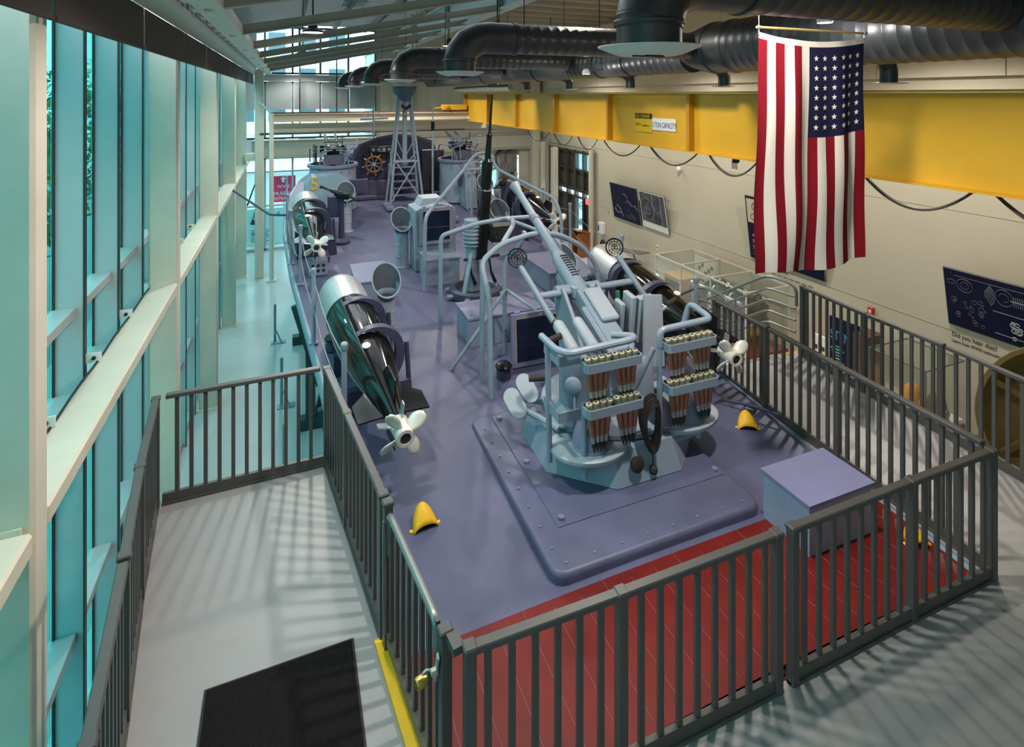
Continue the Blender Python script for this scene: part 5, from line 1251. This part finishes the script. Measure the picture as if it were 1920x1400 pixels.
# ================================================================= WALL PANELS
def wall_panel(name, label, y0, y1, z0, z1, mat, out=.24, base=.06, cat='display board'):
    """panel hung on the right wall, its top standing off the wall; y0 is the bow end"""
    o = V(13-base, y0, z0); ux = V(0, -1, 0); h = math.hypot(z1-z0, out); uy = V(-out, 0, z1-z0).normalized()
    t = T(name, label, cat, (13-base, (y0+y1)/2, z0))
    w_ = y0-y1
    m = MB(); m.prism([(0,0), (w_,0), (w_,h), (0,h)], o, ux, uy, -.05); part(t, 'frame', m, 'frame_grey')
    nn = ux.cross(uy).normalized()
    m = MB(); m.prism([(.015,.015), (w_-.015,.015), (w_-.015,h-.015), (.015,h-.015)], o, ux, uy, .006); part(t, 'face', m, mat)
    for q in (.06, .94):
        m = MB(); b_ = o+ux*(w_*q)+uy*(h*.94); m.tube([b_, V(13, b_.y, b_.z-.12)], .015, 6); part(t, 'bracket', m, 'frame_grey')
    def draw(pts, mat_, r=.008, closed=False, nm='drawing'):
        m = MB(); m.tube([o+nn*.008+ux*(p_[0]*w_)+uy*(p_[1]*h) for p_ in pts], r, 4, closed=closed); return part(t, nm, m, mat_)
    def rectp(a, b, c, d, mat_, off=.008):
        m = MB(); m.prism([(a*w_, c*h), (b*w_, c*h), (b*w_, d*h), (a*w_, d*h)], o+nn*off, ux, uy, .002); return part(t, 'printed_block', m, mat_, smooth=0)
    return t, draw, rectp, (o, ux, uy, nn, w_, h)
def circ(cx, cy, r, asp=1., n=20, a0=0, a1=2*PI): return [(cx+r*math.cos(a0+(a1-a0)*k/n), cy+r*asp*math.sin(a0+(a1-a0)*k/n)) for k in range(n+(0 if abs(a1-a0-2*PI) < .01 else 1))]
t, draw, rectp, fr_ = wall_panel('drawing_panel', 'navy wall panel with white line drawings of parachutes and ropes', 20.45, 18.5, -1.2, .28, 'poster_navy')
rnd = random.Random(3)
draw([(.12,.6), (.2,.82), (.35,.85), (.3,.6), (.2,.45)], 'poster_dim', closed=True); draw([(.12,.3), (.2,.4), (.3,.32), (.4,.1)], 'poster_line', .010); draw([(.1,.28), (.2,.18), (.35,.2)], 'poster_line', .012)
for k in range(7):
    cx_, cy_ = rnd.uniform(.45, .8), rnd.uniform(.15, .85); draw([(cx_, cy_), (cx_+.08, cy_+.03), (cx_+.15, cy_-.03), (cx_+.18, cy_-.09)], 'poster_line' if k % 2 else 'poster_dim', .008)
for k in range(4): draw([(.5, .2-.03*k), (.85, .2-.03*k)], 'poster_dim', .005)
t, draw, rectp, fr_ = wall_panel('framed_photograph', 'framed black-and-white photograph panel on the right wall', 18.35, 16.75, -1.15, .28, 'white')
rectp(.03, .97, .18, .97, 'poster_photo'); rectp(.80, .82, .18, .97, 'poster_line', .012); rectp(.83, .97, .18, .97, 'poster_photo2', .011)
draw(circ(.3, .6, .2, 1.1), 'poster_dim', .03); draw([(.52,.95), (.5,.7), (.58,.55), (.45,.3)], 'poster_line', .02)
for k in range(9): a_ = k*.7; draw([(.62, .5), (.62+.13*math.cos(a_), .5+.2*math.sin(a_))], 'poster_dim', .016)
t, draw, rectp, fr_ = wall_panel('leaflet_panel', 'navy wall panel with cream cartoon leaflet half hidden by the flag', 12.9, 12.0, -.9, .98, 'poster_navy')
rectp(.06, .96, .58, .96, 'poster_cream'); 
for cx_, cy_ in ((.4, .84), (.68, .8)): draw(circ(cx_, cy_, .12, .5), 'ink', .014)
draw(circ(.35, .68, .16, .3), 'ink', .012); draw(circ(.65, .68, .14, .3), 'ink', .012)
for k in range(6): draw([(.15, .30-.045*k), (.75, .30-.045*k)], 'poster_dim', .008)
for k in range(3): rectp(.2, .45, .36-.09*k, .40-.09*k, 'poster_line')
t, draw, rectp, fr_ = wall_panel('blueprint_panel', 'navy wall panel with pale sketch below the flag', 11.9, 10.38, -.88, .98, 'poster_navy')
rectp(.05, .95, .28, .95, 'poster_pale'); draw([(.3,.35), (.45,.5), (.5,.36), (.62,.55), (.7,.34)], 'ink', .03); rectp(.75, .8, .12, .15, 'poster_line')
lt_ = T('wall_lettering', 'small dark lettering on the wall under the leaflet panel', 'lettering', (12.99, 11.6, -1.1))
part(lt_, 'heading', text_mesh('that with gravy?', .12, 'x', (12.992, 12.35, -1.06), UX, UZ, .002), 'ink')
for k in range(8):
    m = MB(); m.box((12.994, 12.28-.2*k, -1.16), (.006, .15, .025)); part(lt_, 'small_print', m, 'ink_dim')
t, draw, rectp, fr_ = wall_panel('blueprint_panel', 'large navy blueprint panel with ear and machinery drawings', 7.48, 4.9, -.84, .38, 'poster_navy', .2)
draw([(.08,.9), (.62,.9)], 'poster_dim', .006); draw(circ(.055, .78, .03, 1.2), 'poster_dim', .006); draw(circ(.15, .76, .055, 2.0), 'poster_dim', .008); draw(circ(.15, .76, .03, 2.0), 'poster_dim', .006)
for k in range(6): draw(circ(.27, .72, .02+.012*k, 2.6, 10, -.9, .9), 'poster_line', .006)
draw(circ(.41, .74, .055, 2.4), 'poster_dim', .008); draw(circ(.41, .74, .03, 2.2, 14, -1.5, 3), 'poster_dim', .007)
for k in range(8): draw([(.47+.013*k, .64), (.47+.013*k, .80)], 'poster_line', .006)
draw([(.45,.72), (.62,.72), (.62,.8), (.7,.8), (.7,.62), (.57,.62)], 'poster_line', .007)
for k in range(22):
    cx_, cy_ = rnd.uniform(.05, .28), rnd.uniform(.12, .55); draw(circ(cx_, cy_, rnd.uniform(.006, .02), 1.8, 8), 'poster_dim', .006)
for k in range(20):
    cx_, cy_ = .5+rnd.gauss(0, .04), .30+rnd.gauss(0, .08); draw(circ(cx_, cy_, rnd.uniform(.01, .025), 1.8, 8), 'poster_pale', .01)
draw([(.33,.48), (.7,.48)], 'poster_line', .005); draw([(.33,.12), (.7,.12)], 'poster_line', .005)
lt_ = T('wall_lettering', 'dark wall lettering asking did you hear that', 'lettering', (12.99, 6.9, -1.3))
part(lt_, 'heading', text_mesh('Did you hear that?', .135, 'x', (12.992, 7.45, -1.09), UX, UZ, .002, sx=.80), 'ink')
part(lt_, 'small_print', text_mesh('Learn how WWII technology aided', .09, 'x', (12.992, 7.45, -1.21), UX, UZ, .002, sx=.85), 'ink')
# wall fittings
def fit(name, label, cat, pieces):
    ps = [p_ for p_ in pieces]; t = T(name, label, cat, ps[0][1].v[0])
    for nm, mb_, mt_ in ps: part(t, nm, mb_, mt_)
    return t
fit('motion_sensor', 'small white motion sensor high on the right wall', 'sensor', [('body', MB().lathe([(.03, 0), (.08, .03), (.09, .1), (.05, .16), (.01, .18)], (12.93, 16.2, 1.25), n=16), 'white'), ('bracket', MB().box((12.97, 16.2, 1.36), (.06, .05, .08)), 'steel')])
fit('alarm_strobe', 'red fire alarm strobe behind the outer walkway railing', 'alarm', [('body', MB().box((12.96, 9.18, -1.2), (.07, .14, .2), bevel=.01), 'alarm_red'), ('lens', MB().box((12.92, 9.18, -1.2), (.02, .06, .08), bevel=.005), 'white')])
fit('alarm_button', 'small red button beside the parachute drawing panel', 'alarm', [('body', MB().lathe([(.06, 0), (.06, .03)], (13, 20.9, -1.1), (-1,0,0), 14), 'white'), ('cap', MB().lathe([(.045, .03), (.04, .05)], (13, 20.9, -1.1), (-1,0,0), 14), 'alarm_red')])
fit('exit_sign', 'glowing red exit sign beside the door bay', 'sign', [('body', MB().box((12.8, 22.5, -.95), (.06, .26, .24), bevel=.01), 'exit_red'), ('bracket', MB().box((12.88, 22.5, -.8), (.16, .04, .04)), 'white')])
fit('wall_phone_box', 'white wall box with dark receiver near the door bay', 'box', [('body', MB().box((12.9, 21.4, -1.9), (.2, .36, .5), bevel=.03), 'white'), ('receiver', MB().box((12.79, 21.5, -1.9), (.04, .1, .25), bevel=.02), 'led_blue')])
fit('wall_fan', 'black round wall fan behind the silver warhead', 'fan', [('ring', MB().tube(arcpts((12.8, 21.1, -2.6), .24, 0, 2*PI, 24, (0,1,0), (0,0,1))[:-1], .03, 6, closed=True), 'black'), ('hub', MB().lathe([(.2, -.04), (.2, .04), (.05, .06)], (12.82, 21.1, -2.6), (-1,0,0), 20), 'engine')])
fit('switch_plate', 'white switch plate above the glass engine case', 'switch', [('plate', MB().box((12.985, 17.5, -1.78), (.02, .12, .2), bevel=.005), 'white'), ('toggle', MB().box((12.97, 17.5, -1.78), (.02, .03, .05)), 'black')])
fit('reading_shelf', 'sloping grey reading shelf on the right wall', 'shelf', [('top', MB().bar((12.6, 19.6, -2.35), (12.6, 17.8, -2.05), .5, .05), 'frame_grey'), ('support', MB().bar((12.9, 18.7, -2.9), (12.7, 18.7, -2.25), .05, .05), 'frame_grey')])
pod = T('lectern', 'reddish wooden lectern beside the door bay', 'lectern', (12.3, 22.4, FZ))
m = MB(); m.box((12.3, 22.5, FZ+.55), (.6, .05, 1.1)); m.box((12.3, 21.95, FZ+.55), (.6, .05, 1.1)); m.box((12.55, 22.22, FZ+.55), (.05, .55, 1.1)); part(pod, 'carcass', m, 'wood')
for z in (.1, .5, .85):
    m = MB(); m.box((12.3, 22.22, FZ+z), (.55, .52, .03)); part(pod, 'shelf', m, 'wood')
m = MB(); m.box((12.3, 22.22, FZ+1.14), (.66, .66, .04), rot=Matrix.Rotation(.2, 3, 'Y')); part(pod, 'top', m, 'wood')
m = MB(); m.box((12.22, 22.3, FZ+1.19), (.22, .3, .01), rot=Matrix.Rotation(.2, 3, 'Y')); S('paper_sheet', m, 'white', 'white paper sheet lying on the wooden lectern', 'paper')
t = T('photo_mural', 'large black-and-white photo mural on the end wall', 'mural', (11.2, FY-.1, -2.1))
m = MB(); m.box((11.2, FY-.05, -.35), (1.1, .05, 3.2)); part(t, 'board', m, 'mural')
for cx_, r_, cz_ in ((11.0, .55, .5), (11.25, .7, .45), (11.55, .5, .5)):
    m = MB(); m.tube(arcpts((cx_, FY-.09, cz_), r_, -.5, 1.3, 12, (-1,0,0), (0,0,1)), .04, 6); part(t, 'printed_curve', m, 'ink' if cx_ < 11.3 else 'poster_dim')
m = MB(); m.box((11.2, FY-.085, -1.3), (1.0, .01, 1.0)); part(t, 'printed_shadow', m, 'ink')
# ================================================================= EXHIBITS
gc = T('engine_case', 'long glass display case with white frame against the right wall', 'display case', (12, 13.2, FZ))
x0, x1, y0, y1, zt_ = 11.2, 12.72, 11.32, 15.2, -1.24
def edge(a_, b_, w_=.035):
    m = MB(); m.bar(a_, b_, w_, w_); part(gc, 'frame_bar', m, 'case_frame')
for x in (x0, x1):
    edge((x, y0, zt_), (x, y1, zt_)); edge((x, y0, FZ+.35), (x, y1, FZ+.35))
for y in (y0, 12.65, 13.95, y1):
    edge((x0, y, zt_), (x1, y, zt_))
    for x in (x0, x1): edge((x, y, FZ), (x, y, zt_))
for (a_, d_) in (((11.96, 13.26, zt_), (1.5, 3.86, .01)), ((x0, 13.26, -2.1), (.01, 3.86, 1.7)), ((11.96, y0, -2.1), (1.5, .01, 1.7)), ((11.96, y1, -2.1), (1.5, .01, 1.7))):
    m = MB(); m.box(a_, d_); part(gc, 'glass_pane', m, 'case_glass')
m = MB(); m.box((11.96, 13.26, FZ+.17), (1.5, 3.86, .34)); part(gc, 'plinth', m, 'engine_red')
en = T('boat_engine', 'black marine engine inside the long glass case', 'engine', (11.95, 12.9, FZ+.35))
m = MB(); m.box((11.95, 12.7, -2.45), (.6, 2.2, .6), bevel=.08); part(en, 'block', m, 'engine')
for s_ in (-1, 1):
    m = MB(); m.box((11.95+s_*.3, 12.8, -2.0), (.34, 2.2, .4), bevel=.06, rot=Matrix.Rotation(s_*.5, 3, 'Y')); part(en, 'cylinder_bank', m, 'engine')
    m = MB(); m.tube([(11.95+s_*.45, 11.8, -1.75), (11.95+s_*.45, 13.8, -1.75)], .06, 10); part(en, 'manifold', m, 'steel')
    for k in range(6):
        m = MB(); m.tube(round_path([(11.95+s_*.12, 11.95+.34*k, -1.72), (11.95+s_*.3, 11.95+.34*k, -1.6), (11.95+s_*.55, 11.95+.34*k, -1.85), (11.95+s_*.52, 11.95+.34*k, -2.4)], .1), .035, 8); part(en, 'pipe', m, 'steel' if k % 2 else 'engine')
m = MB(); m.lathe([(.28, 0), (.3, .05), (.3, .4), (.15, .55)], (11.95, 13.6, -2.3), (0,1,0), 20); part(en, 'supercharger', m, 'engine')
m = MB(); m.lathe([(.3, 0), (.32, .1), (.2, .2)], (11.95, 11.65, -2.3), (0,-1,0), 20); part(en, 'flywheel', m, 'engine')
t = T('wooden_crate', 'pale wooden instrument crate at the far end of the glass case', 'crate', (11.75, 14.6, FZ+.35))
m = MB(); m.box((11.80, 14.65, -2.35), (.76, .85, 1.1), bevel=.02); part(t, 'body', m, 'crate_wood')
m = MB(); m.box((11.415, 14.65, -2.15), (.02, .7, .4)); part(t, 'front_panel', m, 'engine')
m = MB(); m.tube([(11.3, 14.25, -2.95), (11.3, 14.25, -1.95)], .04, 10); S('glass_tube', m, 'green_round', 'green tube standing before the wooden crate', 'tube')
t = T('caption_board', 'white caption board behind the wooden crate', 'board', (12.5, 14.5, -2.1))
m = MB(); m.box((12.55, 14.4, -1.7), (.03, 1.0, .75)); part(t, 'board', m, 'white')
for k in range(5):
    m = MB(); m.box((12.53, 14.1+.14*k, -1.55-.12*(k % 3)), (.01, .1, .12)); part(t, 'printed_block', m, 'ink_dim')
# banner panel
t = T('science_banner', 'dark blue banner with bright green and cyan lettering', 'banner', (11.8, 9.1, FZ))
m = MB(); m.box((11.95, 9.1, -2.25), (.06, .72, 2.0)); part(t, 'board', m, 'poster_navy')
m = MB(); m.box((12.05, 8.6, -2.3), (.5, .35, 1.9)); part(t, 'side_panel', m, 'wood_dark')
part(t, 'heading', text_mesh('STEM', .30, 'x', (11.915, 9.44, -1.75), UX, UZ, .002, sx=.75), 'led_cyan')
for k in range(16):
    m = MB(); m.box((11.913, 9.25-.0*k, -1.9-.07*k), (.006, .18+.05*((k*7) % 4), .03)); part(t, 'text_line', m, ('led_cyan', 'led_green', 'poster_line')[k % 3])
    if k % 2 == 0:
        m = MB(); m.bar((11.913, 8.85, -1.45-.1*k), (11.913, 8.76, -1.32-.1*k), .006, .03); part(t, 'zigzag', m, 'led_green')
t = T('yellow_display', 'low yellow display table with white screen beside the banner', 'display', (12.0, 10.2, FZ))
m = MB(); m.box((12.1, 10.2, -3.0), (.9, 1.2, .6), bevel=.03); part(t, 'table', m, 'crane')
m = MB(); m.box((12.3, 10.0, -2.35), (.05, .5, .7), bevel=.01); part(t, 'screen', m, 'white')
for k in range(3):
    m = MB(); m.box((12.26, 9.9+.1*k, -2.3+.1*(k % 2)), (.02, .06, .1)); part(t, 'printed_block', m, 'ink')
t = T('artefact_case', 'clear cube display case on a white plinth', 'display case', (11.6, 7.3, FZ))
m = MB(); m.box((11.6, 7.3, -2.85), (1.2, 1.1, .9), bevel=.01); part(t, 'plinth', m, 'frame_grey')
m = MB(); m.box((11.6, 7.3, -2.36), (1.15, 1.05, .08)); part(t, 'tray', m, 'white')
for a_, d_ in (((11.02, 7.3, -1.75), (.012, 1.1, 1.15)), ((11.6, 6.76, -1.75), (1.15, .012, 1.15)), ((12.18, 7.3, -1.75), (.012, 1.1, 1.15)), ((11.6, 7.84, -1.75), (1.15, .012, 1.15)), ((11.6, 7.3, -1.18), (1.16, 1.1, .012))):
    m = MB(); m.box(a_, d_); part(t, 'glass_pane', m, 'case_glass')
for a_, b_ in (((11.02, 6.76, -1.18), (12.18, 6.76, -1.18)), ((11.02, 6.76, -1.18), (11.02, 7.84, -1.18)), ((12.18, 6.76, -1.18), (12.18, 7.84, -1.18)), ((11.02, 7.84, -1.18), (12.18, 7.84, -1.18)), ((11.02, 7.84, -2.3), (11.02, 7.84, -1.18)), ((11.02, 6.76, -2.3), (11.02, 6.76, -1.18))):
    m = MB(); m.bar(a_, b_, .02, .02); part(t, 'edge', m, 'frame_grey')
def headgear(x, y, z, mt_, label):
    t = T('flight_helmet', label, 'helmet', (x, y, z))
    m = MB(); m.lathe([(.13, 0), (.16, .1), (.17, .25), (.14, .38), (.06, .46), (.01, .48)], (x, y, z), n=18); part(t, 'shell', m, mt_)
    for s_ in (-1, 1):
        m = MB(); m.lathe([(.08, 0), (.07, .05), (.02, .07)], (x, y+s_*.15, z+.16), (0,s_,0), 12); part(t, 'ear_cup', m, mt_)
    m = MB(); m.tube(arcpts((x, y, z+.02), .15, 0, 2*PI, 16)[:-1], .03, 6, closed=True); part(t, 'collar', m, 'rubber')
headgear(11.75, 7.45, -2.32, 'orange', 'orange padded helmet inside the clear cube case')
headgear(11.75, 7.0, -2.32, 'olive_dark', 'dark brown padded helmet inside the clear cube case')
for x, y, lb in ((11.3, 7.45, 'small dark tool lying beside the orange helmet'), (11.3, 7.1, 'small dark tool lying beside the brown helmet')):
    m = MB(); m.box((x, y, -2.30), (.1, .24, .04), rz=.5, bevel=.015); m.box((x+.03, y+.1, -2.29), (.18, .06, .05), rz=.2, bevel=.015); S('hand_tool', m, 'rubber', lb, 'tool')
# olive sound locator dish
DC = V(10.0, 4.2, -.6)
ds = T('sound_dish', 'large olive dish on a wheeled mount beyond the outer railing', 'dish', (10.1, 4.1, FZ))
axd = V(-.78, -.58, .22).normalized()
m = MB(); m.lathe([(.92, -.5), (1.0, -.2), (1.06, .1), (1.10, .16), (1.10, .2), (1.04, .2), (.98, .05), (.8, -.25), (.45, -.42), (.02, -.46)], DC, axd, 40, cap=False); m.lathe([(.92, -.5), (.5, -.75), (.05, -.8)], DC, axd, 40, cap=False); part(ds, 'bowl', m, 'olive', smooth=50)
e1 = axd.orthogonal().normalized(); e2 = axd.cross(e1)
for k in range(6):
    a_ = PI/3*k+.3; q_ = e1*math.cos(a_)+e2*math.sin(a_); m = MB(); m.bar(DC+axd*(-.4)+q_*.1, DC+axd*.02+q_*.98, .05, .08); part(ds, 'inner_rib', m, 'olive')
m = MB(); m.lathe([(.16, -.45), (.14, -.1), (.05, 0)], DC, axd, 18); part(ds, 'centre_cone', m, 'olive_dark')
m = MB(); m.box(DC+V(.5, .45, -1.5), (.8, .9, 1.8), bevel=.05); part(ds, 'cabinet', m, 'olive')
m = MB(); m.bar(DC+V(.1, .75, -.5), DC+V(-.1, .7, -2.65), .1, .3); part(ds, 'frame_leg', m, 'olive')
wc2 = V(9.25, 4.85, -1.15)
m = MB(); m.tube(arcpts(wc2, .22, 0, 2*PI, 22, (.3,.95,0), (0,0,1))[:-1], .028, 8, closed=True)
for k in range(3):
    a_ = PI/3*k; q_ = (V(.3,.95,0)*math.cos(a_)+V(0,0,1)*math.sin(a_))*.22; m.tube([wc2-q_, wc2+q_], .016, 6)
part(ds, 'hand_wheel', m, 'olive_dark')
m = MB(); m.lathe([(.25, 0), (.28, .04), (.26, .08)], (9.25, 4.8, -2.0), n=22); m.tube([(9.25, 4.8, -2.0), (9.4, 4.7, FZ)], .05, 8); part(ds, 'operator_seat', m, 'olive')
for s_ in (-1, 1):
    m = MB(); m.lathe([(.15, -.1), (.42, -.09), (.45, 0), (.42, .09), (.15, .1)], (10.1+s_*.75, 4.7, FZ+.45), (1,0,0), 28); part(ds, 'road_wheel', m, 'tire')
# ================================================================= OUTSIDE
m = MB(); m.box((-40, 30, FZ-.25), (75.2, 150, .3)); m.box((35, 70, FZ-.25), (75, 82, .3)); st('street', m, 'asphalt', 'pale asphalt street outside the windows', 'street')
m = MB(); m.box((-4.2, 14, FZ-.05), (3.4, 60, .12)); m.box((8, 32, FZ-.05), (22, 6, .12)); st('sidewalk', m, 'pavement', 'light concrete pavement along the building', 'pavement')
def building(x0, x1, y0, y1, h, mat, label, face, nx, nz, fl=3.4):
    t = T('street_building', label, 'building', ((x0+x1)/2, (y0+y1)/2, FZ))
    m = MB(); m.box(((x0+x1)/2, (y0+y1)/2, FZ+h/2), (x1-x0, y1-y0, h)); part(t, 'wall', m, mat)
    for j in range(nz):
        z = FZ+1.3+fl*j
        m = MB()
        if face == 'x': m.box((x1+.05, (y0+y1)/2, z+2.3), (.14, y1-y0, .16))
        else: m.box(((x0+x1)/2, y0-.05, z+2.3), (x1-x0, .14, .16))
        part(t, 'ledge', m, 'white')
        for i in range(nx):
            q = (i+.5)/nx
            if face == 'x':
                c_ = (x1+.02, y0+(y1-y0)*q, z+.9); d_ = (.08, (y1-y0)/nx*.55, 1.7)
            else:
                c_ = (x0+(x1-x0)*q, y0-.02, z+.9); d_ = ((x1-x0)/nx*.55, .08, 1.7)
            m = MB(); m.box(c_, d_); part(t, 'window', m, 'building_glass')
    m = MB(); m.box(((x0+x1)/2, (y0+y1)/2, FZ+h+.15), (x1-x0+.4, y1-y0+.4, .3)); part(t, 'parapet', m, mat)
building(-34, -22, -12, 18, 13, 'building_tan', 'tan office building across the side street', 'x', 8, 3)
building(-36, -24, 20, 52, 17, 'building_white', 'tall white office building across the side street', 'x', 9, 4)
building(-16, 6, 58, 70, 19, 'building_white', 'white banded building beyond the end glazing', 'y', 8, 5)
building(9, 26, 60, 72, 12, 'building_tan', 'low tan building behind the green tree', 'y', 6, 3)
def tree(x, y, h, r, label, seed):
    rr_ = random.Random(seed)
    t = T('street_tree', label, 'tree', (x, y, FZ), 'street trees')
    m = MB(); m.tube([(x, y, FZ-.05), (x+.05, y, FZ+h*.3), (x, y+.1, FZ+h*.55), (x+.1, y, FZ+h*.8)], [.12, .1, .08, .03], 8)
    for k in range(7):
        a_ = k*.9; z_ = FZ+h*(.4+.06*k); m.tube([(x, y, z_), (x+r*.6*math.cos(a_), y+r*.6*math.sin(a_), z_+h*.12)], [.045, .015], 6)
    part(t, 'trunk', m, 'bark')
    m = MB()
    for k in range(1500):
        while True:
            p_ = V(rr_.uniform(-1,1), rr_.uniform(-1,1), rr_.uniform(-1,1))
            if .25 < p_.length < 1: break
        c_ = V(x, y, FZ+h*.68)+V(p_.x*r, p_.y*r, p_.z*h*.34)
        s_ = rr_.uniform(.09, .2); a_ = V(rr_.gauss(0,1), rr_.gauss(0,1), rr_.gauss(0,1)).normalized(); b_ = a_.orthogonal().normalized()
        m.add([c_-a_*s_, c_+b_*s_*.5, c_+a_*s_, c_-b_*s_*.5], [(0,1,2,3)])
    part(t, 'foliage', m, 'leaf', kind='stuff', smooth=0)
tree(-6.5, 16.5, 8.0, 1.9, 'green street tree beside the parked white car', 1)
tree(-7.0, 24.5, 8.5, 2.1, 'green street tree further along the side street', 2)
tree(-6.2, 9.0, 8.0, 1.8, 'green street tree opposite the black floor mat', 3)
tree(11.0, 33.0, 6.5, 1.7, 'green tree seen through the end window by the mural', 4)
tree(-5.8, 36, 7.5, 2.0, 'green street tree at the far street corner', 5)
def car(x, y, label, mat):
    t = T('parked_car', label, 'car', (x, y, FZ))
    prof = [(-2.2, .35), (-2.2, .85), (-2.05, .95), (-1.35, 1.02), (-.75, 1.5), (.9, 1.55), (1.55, 1.1), (2.15, .98), (2.25, .8), (2.25, .35)]
    m = MB(); m.prism(prof, (x+.85, y, FZ), (0,1,0), (0,0,1), -1.7); part(t, 'body', m, mat)
    m = MB(); m.prism([(-1.2, 1.05), (-.72, 1.42), (.85, 1.47), (1.4, 1.1)], (x+.86, y, FZ), (0,1,0), (0,0,1), -1.72); part(t, 'side_glass', m, 'building_glass')
    for sy_ in (-1.4, 1.4):
        for sx in (-.78, .78):
            m = MB(); m.lathe([(.18, -.11), (.33, -.1), (.34, 0), (.33, .1), (.18, .11)], (x+sx, y+sy_, FZ+.24), (1,0,0), 22); part(t, 'wheel', m, 'tire')
car(-9.6, 12.5, 'white car parked across the pavement by the trees', 'car_white')
car(-9.8, 20.5, 'silver car parked further along the side street', 'steel')
# street signs beyond the end glazing
t = T('entrance_banner', 'bright red entrance banner with white arrow outside the end glazing', 'sign', (-.3, 30.2, FZ))
m = MB(); m.box((-.15, 30.2, -.72), (1.1, .05, 1.3)); part(t, 'board', m, 'sign_red')
m = MB(); m.prism([(-.06,-.12), (.06,-.12), (.06,.03), (.14,.03), (0,.17), (-.14,.03), (-.06,.03)], (-.17, 30.165, -.27), (1,0,0), (0,0,1), .006); part(t, 'arrow', m, 'white')
for s_, z, sz in (('WWII', -.68, .24), ('MUSEUM', -1.02, .24), ('ENTRANCE', -1.25, .2)):
    part(t, 'lettering', text_mesh(s_, sz, 'x', (-.15, 30.165, z), (1,0,0), (0,0,1), .003, 'CENTER'), 'white')
m = MB(); m.tube([(-.15, 30.25, FZ), (-.15, 30.25, -.3)], .04, 8); part(t, 'post', m, 'steel')
t = T('science_board', 'white street board with dark flask logo outside the glazing', 'sign', (-1.0, 29.6, FZ))
m = MB(); m.box((-1.0, 29.6, -2.4), (1.7, .06, 1.75)); part(t, 'board', m, 'white')
fk = [(-.05,.3), (-.05,.12), (-.2,-.2), (-.17,-.26), (.17,-.26), (.2,-.2), (.05,.12), (.05,.3)]
m = MB(); m.tube([V(-1.42+p_[0], 29.56, -2.0+p_[1]) for p_ in fk], .018, 6, closed=True); part(t, 'flask_outline', m, 'ink')
m = MB(); m.prism([(-.12,-.05), (.12,-.05), (.17,-.24), (-.17,-.24)], (-1.42, 29.565, -2.0), (1,0,0), (0,0,1), .004); part(t, 'flask_liquid', m, 'ink')
part(t, 'lettering', text_mesh('N', .32, 'x', (-1.15, 29.565, -1.95), (1,0,0), (0,0,1), .003), 'ink'); part(t, 'lettering', text_mesh('S', .32, 'x', (-.45, 29.565, -1.95), (1,0,0), (0,0,1), .003), 'ink')
for k in range(7):
    m = MB(); m.box((-1.15-.05*(k % 3), 29.565, -2.55-.09*k), (.9-.1*(k % 3), .006, .025 if k != 2 else .05)); part(t, 'text_line', m, 'ink')
